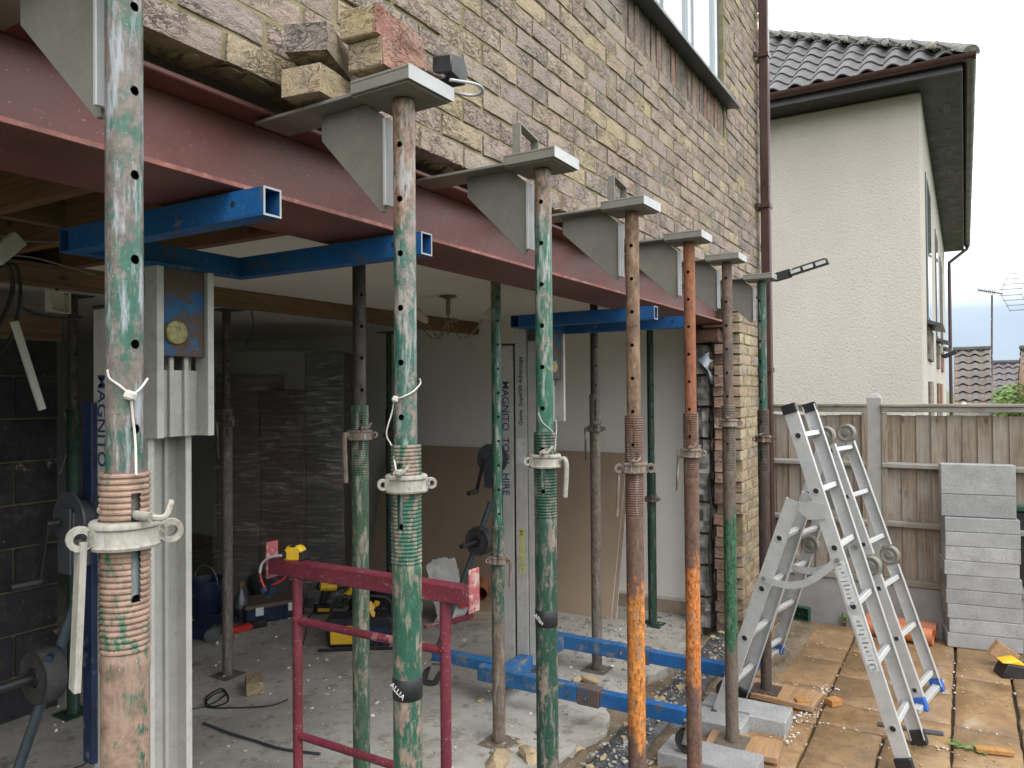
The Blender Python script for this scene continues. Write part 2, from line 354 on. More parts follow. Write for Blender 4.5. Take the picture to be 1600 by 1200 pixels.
# red oxide primed steel
g = G('red oxide primer'); a = g.noise(3, 6, .65); b = g.noise(1, 5, .6, g.stretch((6, 6, 34))); sp = g.noise(120, 3, .6)
col = g.ramp(a, [(.3, (.125,.046,.042)), (.55, (.185,.072,.064)), (.75, (.25,.115,.10))])
col = g.mix(g.ramp(b, [(.55, 0), (.75, .4)]), col, (.20,.10,.085)); col = g.mix(g.ramp(sp, [(.67, 0), (.72, .65)]), col, (.48,.36,.32))
col = g.mix(g.ramp(g.noise(9, 6, .75), [(.6, 0), (.75, .5)]), col, (.22,.15,.11))
M['primer'] = g.bump(a, .2, .003).bump(sp, .15, .001).out(col, g.ramp(a, [(.3, .42), (.7, .6)]), 0, .45)
M['lip'] = plain('rubbed primer edge', (.30,.11,.09), .6, 0, .4, 18, .3, 120, .002, .3, (.5,.36,.3))
def alu(name, c=(.62,.63,.63), rough=.42, dirt=.25, axis=2, metal=.75):
    g = G(name); sc = [150, 150, 150]; sc[axis] = 4
    br = g.noise(1, 3, .6, g.stretch(tuple(sc))); a = g.noise(6, 6, .7); sp = g.noise(90, 4, .7)
    col = g.ramp(a, [(.3, tuple(x*.78 for x in c)), (.6, c)]); col = g.mix(g.ramp(sp, [(.58, 0), (.74, dirt)]), col, (.30,.28,.25))
    col = g.mix(g.ramp(g.noise(14, 5, .7), [(.55, 0), (.75, dirt)]), col, (.24,.22,.19))
    g.bump(br, .08, .0006).bump(sp, .2, .0008)
    return g.out(col, g.ramp(a, [(.3, rough+.15), (.7, rough)]), metal)
M['alu'] = alu('mill finish aluminium', rough=.5, metal=.55)
M['alu_mast'] = alu('dusty mast aluminium', (.60,.585,.55), .55, .45, metal=.3)
M['galv'] = alu('galvanised bracket steel', (.245,.24,.21), .6, .85, metal=.3)
M['galv_light'] = alu('zinc edge', (.50,.51,.51), .5, .2, metal=.3)
def painted(name, c, chip, cc, rough=.45, dust=.3):
    g = G(name); a = g.noise(13, 7, .75); b = g.noise(1, 5, .7, g.stretch((30, 9, 40))); sp = g.noise(150, 3, .6)
    col = g.ramp(g.noise(4, 4), [(.3, tuple(x*.65 for x in c)), (.7, tuple(min(1, x*1.15) for x in c))])
    col = g.mix(g.ramp(a, [(.62-.2*chip, 0), (.66-.2*chip, .9)]), col, cc); col = g.mix(g.ramp(b, [(.63, 0), (.7, .55)]), col, (.33,.33,.34))
    col = g.mix(g.ramp(sp, [(.64, 0), (.7, dust)]), col, (.5,.47,.43))
    g.bump(a, .3, .0012)
    return g.out(col, g.ramp(a, [(.4, rough), (.7, min(1, rough+.3))]), 0, .5)
M['blue'] = painted('chipped blue paint', (.010,.115,.35), .27, (.10,.09,.085))
M['blue_dusty'] = painted('worn blue paint', (.02,.13,.33), .42, (.19,.17,.15), .6, .5)
M['blue_rust'] = painted('rusted blue plate', (.02,.12,.28), .86, (.13,.075,.042), .65, .25)
M['maroon'] = painted('maroon trestle paint', (.175,.026,.045), .12, (.36,.17,.15), .42, .5)
M['pink_end'] = painted('scuffed red paint', (.42,.10,.11), .55, (.5,.36,.32), .6, .5)
M['iron'] = tube_mat('weathered cast nut', (.21,.165,.13), (.135,.085,.06), .62, dust=.35, rough=.75)
M['iron_pale'] = tube_mat('dusty pale cast nut', (.37,.35,.30), (.20,.15,.11), .66, dust=.4, rough=.8)
M['iron_dark'] = tube_mat('dark cast nut', (.07,.055,.045), (.10,.055,.035), .5, dust=.2, rough=.7)
M['string'] = plain('off white string', (.60,.57,.52), .8)
M['cable'] = plain('dark cable', (.025,.025,.027), .5)
M['greycable'] = plain('grey cable', (.22,.22,.22), .6)
M['yellow'] = plain('tool yellow', (.72,.44,.02), .4, 0, .15, 10, .05, 60, .002, .15)
M['bagcloth'] = plain('black bag cloth', (.018,.019,.026), .85, 0, .4, 14, .4, 300, .002, .15)
M['navy'] = plain('navy plastic', (.012,.022,.06), .4, 0, .3, 8, .05, 60, .001, .15)
M['red'] = plain('red plastic', (.45,.03,.025), .4, 0, .15)
M['green_plastic'] = plain('dark green plastic', (.01,.065,.04), .4, 0, .2)
M['terracotta'] = plain('orange drain pipe', (.48,.17,.075), .4, 0, .12, 6, .05, 60, .001, .2)
M['pipe_end'] = plain('dull pipe end', (.36,.12,.06), .6)
M['stone'] = plain('broken stone', (.40,.31,.19), .95, 0, .35, 9, .8, 60, .006)
M['stonegrey'] = plain('broken concrete lump', (.32,.31,.29), .95, 0, .3, 9, .8, 60, .006)
M['glasslens'] = plain('clear plastic', (.55,.56,.57), .15)
M['brass'] = plain('tarnished brass', (.28,.23,.15), .4, .7)
M['frosted'] = plain('frosted glass', (.62,.56,.48), .35)
M['textblue'] = plain('blue stencil paint', (.025,.06,.16), .7, 0, .4, 30)
M['textnavy'] = plain('navy vinyl', (.012,.015,.09), .5)
M['textyellow'] = plain('yellow stencil paint', (.62,.60,.05), .7, 0, .35, 30)
M['textwhite'] = plain('white marker', (.75,.75,.75), .7)
M['textblack'] = plain('black print', (.03,.03,.03), .7)
M['label'] = plain('worn white sticker', (.62,.63,.64), .5, 0, .2, 30)
M['board'] = plain('plasterboard face', (.36,.27,.195), .85, 0, .07, 3, .1, 80, .001)
M['gypsum'] = plain('gypsum edge', (.68,.66,.62), .9)
M['dpc'] = plain('slate grey membrane', (.06,.062,.068), .5, 0, .35, 7, .35, 18, .01, .35, (.25,.23,.2))
M['film'] = plain('silver cavity membrane', (.38,.42,.46), .35, .3, .3, 8, .6, 14, .01)
M['ply'] = wood('plywood pad', (.40,.235,.12), axis=0, weather=.15)

# ------------------------------------------------------------------ ground, floors
WY = 1.35                    # outer face of the brick wall
g = G('wet soil'); a = g.noise(3, 6, .7); b = g.noise(45, 5, .75)
col = g.ramp(a, [(.3, (.10,.075,.05)), (.5, (.19,.15,.105)), (.7, (.27,.23,.175))]); col = g.mix(g.ramp(b, [(.6, 0), (.72, .6)]), col, (.4,.36,.3))
M['soil'] = g.bump(b, .9, .012).out(col, .95, 0, .2)
g = G('grass field'); M['field'] = g.out(g.ramp(g.noise(.4, 6), [(.3, (.05,.075,.03)), (.7, (.10,.12,.06))]), .95)
struct(MB().add([(-400,-400,-1.90),(700,-400,-1.90),(700,400,-1.90),(-400,400,-1.90)], [(0,1,2,3)]).build('ground', M['field'], smooth=0))
g = G('dusty concrete screed'); a = g.noise(1.6, 6, .65); b = g.noise(9, 7, .75); d_ = g.noise(130, 4, .75)
col = g.ramp(a, [(.3, (.29,.275,.25)), (.5, (.39,.375,.345)), (.7, (.48,.46,.43))])
col = g.mix(g.ramp(b, [(.53, 0), (.64, .75)]), col, (.19,.165,.135)); col = g.mix(g.ramp(g.noise(2.2, 6, .7), [(.5, 0), (.66, .55)]), col, (.24,.205,.16)); col = g.mix(g.ramp(d_, [(.6, 0), (.72, .6)]), col, (.55,.53,.49))
col = g.mix(g.ramp(d_, [(.28, .6), (.38, 0)]), col, (.12,.11,.1)); col = g.mix(g.ramp(g.noise(5, 4, .6), [(.64, 0), (.68, .55)]), col, (.15,.14,.12))
M['screed'] = g.bump(b, .35, .006).bump(d_, .5, .002).out(col, .9, 0, .25)
# the slab edge towards the garden is broken, the edge wanders
def wavy(x): return 1.62+.05*math.sin(x*5.1)+.03*math.sin(x*13.7+1)+.02*math.sin(x*29)
xs = [-2+i*.06 for i in range(int(8.1/.06))]
v = [(x, wavy(x), ZF) for x in xs]+[(x, 8.2, ZF) for x in xs]+[(x, wavy(x)+.01, ZF-.12) for x in xs]; n = len(xs)
floor = struct(MB().add(v, [(i, i+1, n+i+1, n+i) for i in range(n-1)]+[(2*n+i, 2*n+i+1, i+1, i) for i in range(n-1)]).build('floor', M['screed'], recalc=False, smooth=0))
# soil strip where the wall stood
mb = MB(); nx, ny = 150, 24; rnd = random.Random(3)
for i in range(nx+1):
    for j in range(ny+1):
        x = -1+7.0*i/nx; y = .9+.95*j/ny
        h = -1.752+.02*math.sin(x*7+j)*math.sin(y*9)+rnd.uniform(-.014, .016)+(.035 if j > 11 else 0)
        if j < 3: h = -1.80+.02*j
        mb.v.append(Vector((x, y, h)))
mb.f = [(i*(ny+1)+j, (i+1)*(ny+1)+j, (i+1)*(ny+1)+j+1, i*(ny+1)+j+1) for i in range(nx) for j in range(ny)]
struct(mb.build('soil_strip', M['soil']))
# paving: each slab its own piece on a dark bed
g = G('riven sandstone paving'); a = g.noise(3.2, 6, .6); b = g.noise(16, 7, .72, None, .8); d_ = g.noise(150, 3, .7)
col = g.ramp(a, [(.28, (.125,.074,.038)), (.5, (.275,.162,.072)), (.72, (.38,.245,.122))])
col = g.mix(g.math('MULTIPLY', g.rand, .55), col, (.27,.185,.105)); col = g.mix(g.ramp(b, [(.47, 0), (.62, .7)]), col, (.165,.105,.058))
col = g.mix(g.ramp(g.noise(5, 5, .65), [(.6, 0), (.7, .45)]), col, (.33,.30,.25)); col = g.mix(g.ramp(d_, [(.66, 0), (.74, .5)]), col, (.50,.43,.33))
M['slab'] = g.bump(b, .55, .009).bump(d_, .3, .0015).out(col, g.ramp(g.noise(2.1, 5), [(.38, .18), (.62, .55)]), 0, .5)
M['bed'] = plain('dark paving joint', (.05,.045,.037), .95, 0, .4, 20, .8, 120, .006)
pat = struct(MB().box(-1.2, 6.14, -2.6, 1.33, -1.9, -1.79).build('patio', M['bed'], smooth=0))
slabmesh = {}
def slab(w, d, k):
    key = (round(w, 3), round(d, 3), k % 3)
    if key not in slabmesh:
        rr = random.Random(k % 3+int(w*100)); mb = MB(); q = 6; j = lambda: rr.uniform(-.004, .004)
        m = [(0, 0)]
        ring = [(-w/2+w*t/q, -d/2) for t in range(q)]+[(w/2, -d/2+d*t/q) for t in range(q)]+[(w/2-w*t/q, d/2) for t in range(q)]+[(-w/2, d/2-d*t/q) for t in range(q)]
        o1 = [(x+j(), y+j()) for x, y in ring]; i1 = [(x*(1-.016/w)+j()*.5, y*(1-.016/d)+j()*.5) for x, y in o1]
        n = len(ring); mb.v = [Vector((x, y, -.035)) for x, y in o1]+[Vector((x, y, -.007)) for x, y in o1]+[Vector((x, y, j()*.25)) for x, y in i1]+[Vector((0, 0, .0))]
        for a in range(n):
            b = (a+1) % n; mb.f += [(a, b, n+b, n+a), (n+a, n+b, 2*n+b, 2*n+a), (2*n+a, 2*n+b, 3*n)]
        slabmesh[key] = mb.mesh('paving_slab', M['slab'], 50)
    return slabmesh[key]
# five bands running away along the house, each cut to its own lengths (as laid); joints of 18 mm
rnd = random.Random(21); k = 0
bands = [((.70, 1.32), (6.13, 5.57, 5.30, 4.79, 4.53, 4.25, 3.66, 3.2, 2.6)), ((.38, .70), (4.28, 3.66, 3.05)), ((.08, .38), (4.28, 3.85, 3.2)), ((.08, .70), (6.13, 5.57, 5.05, 4.59, 4.28)),
         ((-.22, .08), (6.13, 5.39, 4.59, 4.1, 3.5)), ((-.84, -.22), (6.13, 5.62, 5.05, 4.72, 4.05, 3.45)), ((-1.45, -.84), (6.13, 5.3, 4.7, 4.1)), ((-2.1, -1.45), (6.13, 5.5, 4.9))]
for (y0, y1), cuts in bands:
    for a, b in zip(cuts[1:], cuts[:-1]):
        put('paving_slab', slab(b-a-.013, y1-y0-.013, k), pat, ((a+b)/2, (y0+y1)/2, ZP+rnd.uniform(-.003, .003)), (rnd.uniform(-.004, .004), rnd.uniform(-.004, .004), 0)); k += 1

# ------------------------------------------------------------------ the brick house
house = thing('brick_house', 'brown stock brick house wall with its ground floor opened over the red steel beam', 'house', (0, 0, 0))
BL, BH, BD, J = .2135, .0635, .1025, .0115
WB = .714                    # underside of the wall left standing
X1 = 6.05                    # corner of the house
WIN = (3.30, 5.04, 1.685)    # window panel: from, to, bottom
def brickmesh(k, l=BL, mat='brick', h=BH, d=BD, rough=.0030):
    rr = random.Random(k); mb = MB(); nx = 4
    # front face as a grid with uneven edges
    v = []
    for j in range(3):
        for i in range(nx+1):
            x = l*i/nx-l/2; z = h*j/2-h/2; e = (i in (0, nx)) or (j in (0, 2))
            v.append((x+rr.uniform(-1, 1)*rough*(.9 if e else 0), (rr.uniform(.0005, .004) if e else rr.uniform(-.004, .001)), z+rr.uniform(-1, 1)*rough*(.9 if e else 0)))
    nv = len(v); f = []
    for j in range(2):
        for i in range(nx): f.append((j*(nx+1)+i, j*(nx+1)+i+1, (j+1)*(nx+1)+i+1, (j+1)*(nx+1)+i))
    ring = [i for i in range(nx+1)]+[2*nx+1]+[2*(nx+1)+i for i in range(nx, -1, -1)]+[nx+1]
    ring = list(range(nx+1))+[(nx+1)+nx]+[2*(nx+1)+i for i in range(nx, -1, -1)]+[nx+1]
    for i in ring: v.append((v[i][0], d, v[i][2]))
    m = len(ring)
    for a in range(m): b = (a+1) % m; f.append((ring[b], ring[a], nv+a, nv+b))
    f.append(tuple(nv+a for a in range(m)))
    return v, f
VAR = [brickmesh(k) for k in range(14)]
HALF = [brickmesh(k+40, .1025) for k in range(4)]
CLOSE = [brickmesh(k+60, .155) for k in range(3)]
bricks = []                  # (centre x, z, variant list, index, material)
rnd = random.Random(5); course = 0
zc = WB+BH/2
def addb(x0, x1, z, off, mat):
    """one course from x0 to x1"""
    x = x0-off
    while x < x1-.02:
        a, b = max(x, x0), min(x+BL, x1)
        if b-a > .19: bricks.append(((a+b)/2, z, VAR, rnd.randrange(14), mat, (b-a)/BL))
        elif b-a > .13: bricks.append(((a+b)/2, z, CLOSE, rnd.randrange(3), mat, (b-a)/.155))
        elif b-a > .035: bricks.append(((a+b)/2, z, HALF, rnd.randrange(4), mat, (b-a)/.1025))
        x += BL+J
missing = {}
while zc < 3.75:
    off = (course % 2)*.1125+.03
    if zc+.03 > WIN[2] and zc < 3.3:
        addb(-.7, WIN[0]-.012, zc, off, 'brick'); addb(WIN[1]+.012, X1, zc, off+.04, 'brick')
    else: addb(-.7, X1, zc, off, 'brick')
    zc += BH+J; course += 1
zc = WB-J-BH/2; course = 1
while zc > -1.72:
    off = (course % 2)*.1125
    addb(5.36+rnd.choice([0, .02, .055, .0]), X1, zc, off, 'brick_pier'); zc -= BH+J; course += 1
# drop two bricks where the stack sits on the bracket
def size_px(b):
    x, y, z = px((b[0], WY, b[1]))
    if z < .2 or not (-60 < x < 1660 and -60 < y < 1260): return -1
    xa, ya, za = px((b[0]-.1, WY, b[1])); xb, yb, zb = px((b[0]+.1, WY, b[1]))
    return abs(xb-xa)*(BH*F/z)
bricks.sort(key=size_px, reverse=True)
mcache = {}
def bmesh_for(lst, i, mat):
    key = (id(lst), i, mat)
    if key not in mcache:
        mb = MB(); mb.add(*lst[i]); mcache[key] = mb.mesh('brick', M[mat], 60)
    return mcache[key]
rest = {'brick': MB(), 'brick_pier': MB()}; nb = 0
for b in bricks:
    x, z, lst, i, mat, sx = b
    jit = (rnd.uniform(-.0015, .0015), rnd.uniform(-.004, .003), rnd.uniform(-.0015, .0015))
    if abs(z-(WB+BH/2)) < .01 and rnd.random() < .35: jit = (jit[0], rnd.uniform(-.012, .002), jit[2])
    p = (x+jit[0], WY+jit[1], z+jit[2]); ro = (rnd.uniform(-.012, .012), rnd.uniform(-.008, .008), rnd.uniform(-.01, .01))
    if nb < 300 and size_px(b) > 0:
        o = put('brick', bmesh_for(lst, i, mat), house, p, ro); o.scale = (sx, 1, 1); nb += 1
    else:
        v, f = lst[i]; rest[mat].add([(p[0]+q[0]*sx, p[1]+q[1], p[2]+q[2]) for q in v], f)
for k_, mb in rest.items():
    if mb.v: stuff(mb.build('brickwork', M[k_], house, smooth=60))
# mortar body behind, recessed 5-6 mm (butts around the window opening)
mb = MB(); yb = WY+.0055
mb.box(-.72, WIN[0], yb, WY+.1, WB+.004, 3.8).box(WIN[1], X1-.008, yb, WY+.1, WB+.004, 3.8).box(WIN[0], WIN[1], yb, WY+.1, WB+.004, WIN[2])
mb.box(5.40, X1-.008, yb, WY+.1, -1.75, WB-.006)
mb.build('mortar', M['mortar'], house, smooth=0)
# ragged lumps of mortar hanging from the cut bed joint and on the cut edge
mb = MB(); rr = random.Random(11); x = -.3
while x < 5.3:
    mb.blob((x, WY+.03+rr.uniform(-.02, .05), WB-.002), (rr.uniform(.01, .035), .03, rr.uniform(.004, .014)), rr.randrange(999), .6, 1); x += rr.uniform(.03, .16)
stuff(mb.build('mortar_crumbs', M['mortar'], house))
# cut jamb: toothed red brick cores, concrete inner leaf, cavity
jamb = [(5.36, .07, 'brick_red')]
zc = WB-J-BH/2; k = 0
bm_j = [MB().add(*brickmesh(k_+90, .07, h=.068, d=.1)).mesh('broken_brick', M['brick_red'], 60) for k_ in range(4)]
while zc > -1.70:
    if zc < .45: put('broken_brick', bm_j[k % 4], house, (5.30+rnd.uniform(-.02, .015), WY+.055+rnd.uniform(-.008, .012), zc), (rnd.uniform(-.03, .03), rnd.uniform(-.08, .08), rnd.uniform(-.25, .25)))
    zc -= BH+J; k += 1
mb = MB(); rr = random.Random(4); zc = -1.66
while zc < .42:
    h = rr.uniform(.05, .13); mb.blob((5.36+rr.uniform(-.03, .02), 1.525+rr.uniform(-.012, .012), zc+h/2), (.06, rr.uniform(.012, .026), h*.5), rr.randrange(99), .7, 2); zc += h
mb.build('cavity_rubble', M['oldmortar'], house)
# inner leaf and heavy construction over the opening: keeps the rooms dark above
g = G('broken blockwork'); a = g.noise(7, 6, .7); b = g.noise(70, 5, .75)
col = g.ramp(a, [(.32, (.10,.10,.10)), (.48, (.22,.215,.21)), (.6, (.33,.32,.30)), (.72, (.42,.36,.28))]); col = g.mix(g.ramp(g.noise(4, 4, .6), [(.58, 0), (.62, .8)]), col, (.50,.36,.30)); col = g.mix(g.ramp(b, [(.58, 0), (.68, .7)]), col, (.55,.53,.49))
M['brokenblock'] = g.bump(a, .8, .02).bump(b, .8, .006).out(col, .95, 0, .2)
rr = random.Random(14); zc = -1.68
while zc < .40:      # inner leaf: one block per course, its cut end knocked about
    h = .215; mb = MB(); v = []; nr = 5
    for jz in range(nr+1):
        for iy in range(4): v.append((5.30+rr.uniform(-.02, .03)+(.02 if iy in (0, 3) else 0), 1.562+.11*iy/3+rr.uniform(-.006, .006), zc+.004+(h-.01)*jz/nr))
    nv = len(v); v += [(5.6, 1.562, zc+.004), (5.6, 1.672, zc+.004), (5.6, 1.672, zc+h-.006), (5.6, 1.562, zc+h-.006)]
    f = [(jz*4+iy, jz*4+iy+1, (jz+1)*4+iy+1, (jz+1)*4+iy) for jz in range(nr) for iy in range(3)]
    f += [tuple([nv]+[jz*4 for jz in range(nr+1)]+[nv+3])[::-1], tuple([nv+1]+[jz*4+3 for jz in range(nr+1)]+[nv+2]), (0, 1, 2, 3, nv+1, nv), tuple(nr*4+k_ for k_ in range(4))[::-1]+(nv+3, nv+2)]
    mb.add(v, f).build('broken_block', M['brokenblock'], house, smooth=25); zc += .225
MB().box(5.34, 5.60, 1.57, 1.665, -1.74, .44).build('inner_leaf', M['oldmortar'], house)
MB().box(5.24, 5.60, 1.46, 1.67, .345, .44).build('broken_lintel_brick', M['brick_red'], house, bevel=.012)
MB().box(-.7, 6.05, 1.66, 1.80, .70, 3.8).build('upper_inner_leaf', M['conc'], house)
# window with soldier panel, sill, frame and panes
sw = .075; sb = [MB().add(*[([(q[0]*.0625/BL, q[1], q[2]*.205/BH) for q in VAR[k_][0]], VAR[k_][1])][0]).mesh('soldier_brick', M['soldier'], 60) for k_ in range(4)]
n = int((WIN[1]-WIN[0])/sw)
for i in range(n):
    put('soldier_brick', sb[i % 4], house, (WIN[0]+sw*(i+.5)*(WIN[1]-WIN[0])/(n*sw), WY+rnd.uniform(.004, .012), WIN[2]+.108), (0, rnd.uniform(-.006, .006), rnd.uniform(-.02, .02)))
MB().box(WIN[0], WIN[1], WY+.018, WY+.1, WIN[2], WIN[2]+.215).build('panel_mortar', plain('grey mortar', (.33,.30,.25), .95, 0, .3, 14, .5, 120, .003), house, smooth=0)
ZS = WIN[2]+.215
win = MB()
win.prism([(WY-.085, ZS-.012), (WY-.085, ZS+.008), (WY+.03, ZS+.040), (WY+.10, ZS+.040), (WY+.10, ZS+.004), (WY+.02, ZS+.004)], lambda y, z: (WIN[0]-.07, y, z), lambda y, z: (WIN[1]+.07, y, z))
sill = win.build('window_sill', plain('lead grey sill', (.055,.065,.08), .35, 0, .2, 6, .1), house, smooth=20, bevel=.002)
fr = MB(); yf = (WY+.035, WY+.095); z0, z1 = ZS+.042, 3.25; x0, x1 = WIN[0]+.004, WIN[1]-.004
fr.box(x0, x0+.06, *yf, z0, z1).box(x1-.06, x1, *yf, z0, z1).box(x0+.06, x1-.06, *yf, z0, z0+.06).box(x0+.06, x1-.06, *yf, z1-.06, z1)
mull = [x0+.06+(x1-x0-.12)*t for t in (.333, .667)]
for xm in mull: fr.box(xm-.03, xm+.03, *yf, z0+.06, z1-.06)
frame = fr.build('window_frame', plain('blue grey window frame', (.10,.125,.15), .35, 0, .15, 6, .03), house, smooth=0, bevel=.004)
sash = MB(); cells = [x0+.06, mull[0], mull[1], x1-.06]
gl = G('window glass'); gl.out((.30,.345,.37), .04, 0, .9, **{'Coat Weight': .6}); M['wglass'] = gl.m
for i in range(3):
    a, b = cells[i]+(.03 if i else 0)+.004, cells[i+1]-(.03 if i < 2 else 0)-.004
    s_ = MB(); ys = (WY+.028, WY+.080)
    s_.box(a, a+.042, *ys, z0+.064, z1-.064).box(b-.042, b, *ys, z0+.064, z1-.064).box(a+.042, b-.042, *ys, z0+.064, z0+.106).box(a+.042, b-.042, *ys, z1-.106, z1-.064)
    s_.build('sash', plain('white window sash', (.55,.60,.63), .3, 0, .1, 6, .03), frame, smooth=0, bevel=.004)
    MB().box(a+.042, b-.042, WY+.05, WY+.06, z0+.106, z1-.106).build('pane', M['wglass'], frame, smooth=0)
MB().box(WIN[0]+.01, WIN[1]-.01, WY+.30, WY+.31, ZS, 3.3).build('net_curtain', plain('net curtain', (.55,.57,.56), .9, 0, .2, 20, .3, 14, .02), house)
# eaves of this house seen at the top of the corner
MB().beam((6.0, 1.33, 3.55), (6.02, .82, 3.42), .12, .16).build('barge_board', M['dark_grey'], house, bevel=.004)

# steel beam
bx0, bx1, by, bz0, bz1, fw = -.9, 5.28, 1.405, .4685, .6745, .30
mb = MB(); t = .0125
mb.box(bx0, bx1, by, by+fw, bz0, bz0+t)
mb.box(bx0, bx1, by, by+fw, bz1-t, bz1)
mb.box(bx0, bx1, by+.085, by+.097, bz0+t, bz1-t)
beam = mb.build('steel_beam', M['primer'], None, smooth=0, bevel=.0025)
tag(beam, 'long dark red primed steel beam carrying the brick wall over the opening', 'steel beam')
MB().box(bx0+.004, bx1-.004, by-.0012, by+.0005, bz0+.0015, bz0+t-.0015).build('flange_edge', M['lip'], beam, smooth=0)
# bearing packers at the pier end of the beam
tag(MB().box(5.287, 5.372, 1.425, 1.69, .465, .699).build('padstone', M['oldmortar'], None, smooth=0, bevel=.008), 'rough mortar packing between the end of the red beam and the pier', 'packing')
tag(MB().box(5.20, 5.36, 1.40, 1.56, .445, .462).build('packer', M['pale_timber']), 'flat timber packer under the far end of the red beam', 'packer')

# ------------------------------------------------------------------ rooms behind
struct(MB().box(2.05, 5.55, 1.82, 4.6, .62, .64).build('ceiling', M['ceiling'], smooth=0))
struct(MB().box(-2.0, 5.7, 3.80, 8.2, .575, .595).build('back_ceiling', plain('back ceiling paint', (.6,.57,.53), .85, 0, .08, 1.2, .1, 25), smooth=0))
struct(MB().box(-2.2, 6.0, 1.80, 8.4, .80, .95).build('upper_floor', M['timber_x'], smooth=0))  # slab added as the floor above, to block sky light from the rooms
wp = tag(MB().box(5.55, 5.70, 1.68, 8.2, -1.7, .79).build('side_wall', M['plaster'], smooth=0), 'pale plastered side wall behind the leaning plasterboards', 'wall')
MB().box(5.532, 5.549, 1.70, 8.0, ZF, ZF+.10).build('skirting', plain('bare skirting', (.36,.28,.22), .8), wp, bevel=.003)
MB().box(5.538, 5.549, 1.70, 8.0, ZF+.10, ZF+.12).build('skirting_top', M['white_paint'], wp)
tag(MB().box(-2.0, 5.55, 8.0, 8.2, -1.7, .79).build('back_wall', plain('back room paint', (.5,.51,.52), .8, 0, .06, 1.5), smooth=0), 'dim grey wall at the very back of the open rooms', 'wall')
tag(MB().box(-2.2, -2.0, 1.4, 8.2, -1.9, .79).build('party_wall', M['plaster'], smooth=0), 'plastered end wall beyond the left edge of the opening', 'wall')
# floor joists over the stripped part
for i, x in enumerate((-.35, .05, .45, .85, 1.25, 1.65, 2.0)):
    o = MB().box(x-.024, x+.024, 1.72, 4.7, .60+rnd.uniform(0, .006), .795).build('ceiling_joist', M['timber'], bevel=.002)
    tag(o, 'bare timber joist over the stripped ceiling, ' + ['far left above the cut edge of the frame', 'second of the row from the frame edge', 'third of the row, near the hanging cables', 'above the black block wall', 'behind the near green prop', 'above the near lift forks', 'along the edge of the white ceiling'][i], 'joist', 'bare ceiling joists')
nog = MB().box(-.9, 2.0, 3.0, 3.05, .66, .79).build('noggin', M['timber_x']); tag(nog, 'cross timber fixed between the bare joists on the left', 'timber')
hd = MB().box(-1.4, 5.54, 3.66, 3.73, .515, .62).build('header_timber', M['timber_x'], bevel=.003); tag(hd, 'long brown timber header against the ceiling carried by the dark rear props', 'timber')
# black painted block wall on the left
bw = thing('block_wall', 'black painted concrete block wall at the left with yellowish mortar', 'wall', (0, 4.26, 0))
MB().box(-1.9, 2.27, .012, .11, -1.69, .28).build('mortar', M['oldmortar'], bw, smooth=0)
bmesh_b = [MB().box(-.219, .219, 0, .1, -.1065, .1065).mesh('block', M['blackblock'], 30, .006), MB().box(-.107, .107, 0, .1, -.1065, .1065).mesh('block', M['blackblock'], 30, .006)]
for r_ in range(9):
    z = -1.58+r_*.225; x = 2.265-.219
    if r_ % 2: put('block', bmesh_b[1], bw, (2.265-.107, rnd.uniform(-.004, .004), z)); x -= .225
    while x > -1.7:
        put('block', bmesh_b[0], bw, (x, rnd.uniform(-.004, .004), z), (0, rnd.uniform(-.004, .004), 0)); x -= .45
MB().box(-1.9, 2.28, -.01, .12, .30, .42).build('lintel', M['timber_x'], bw)
# ------------------------------------------------------------------ adjustable steel props
RO, RI = .0302, .0242
def tube_with_holes(r, z0, z1, ang, holes, hr=.0066, n=24, top=True):
    """tube wall with real round holes at heights `holes` on the side `ang`"""
    mb = MB(); hh = .012; rows = [z0]
    hs = sorted(h for h in holes if z0+.03 < h < z1-.03)
    for h in hs: rows += [h-hh, h+hh]
    rows.append(z1)
    P = lambda a, z: (r*math.cos(a), r*math.sin(a), z)
    da = 2*PI/n; base = 0
    for k, z in enumerate(rows):
        for i in range(n): mb.v.append(Vector(P(ang+(i-2)*da, z)))
    for k in range(len(rows)-1):
        isH = (k % 2 == 1)
        for i in range(n):
            if isH and i in (0, 1, 2, 3): continue
            j = (i+1) % n; mb.f.append((k*n+i, k*n+j, (k+1)*n+j, (k+1)*n+i))
        if isH:
            h = hs[k//2]; lo = [k*n+i for i in range(5)]; hi = [(k+1)*n+i for i in range(4, -1, -1)]
            b = len(mb.v); mb.v += [Vector(P(ang+2*da, h)), Vector(P(ang-2*da, h))]
            ring = lo+[b]+hi+[b+1]     # anticlockwise seen from outside
            c0 = len(mb.v); m = len(ring)
            for q in ring:
                v = mb.v[q]; a = math.atan2(v.y, v.x)-ang; a = (a+PI) % (2*PI)-PI
                t = math.atan2((v.z-h)/hh, a/(2*da)); mb.v.append(Vector(P(ang+hr/r*math.cos(t), h+hr*math.sin(t))))
            for a in range(m): bb = (a+1) % m; mb.f.append((ring[a], ring[bb], c0+bb, c0+a))
    # thickness seen in the holes and at the rim
    if top: mb.lathe([(r, z1), (r-.003, z1), (r-.003, z1-.05)], n)
    return mb
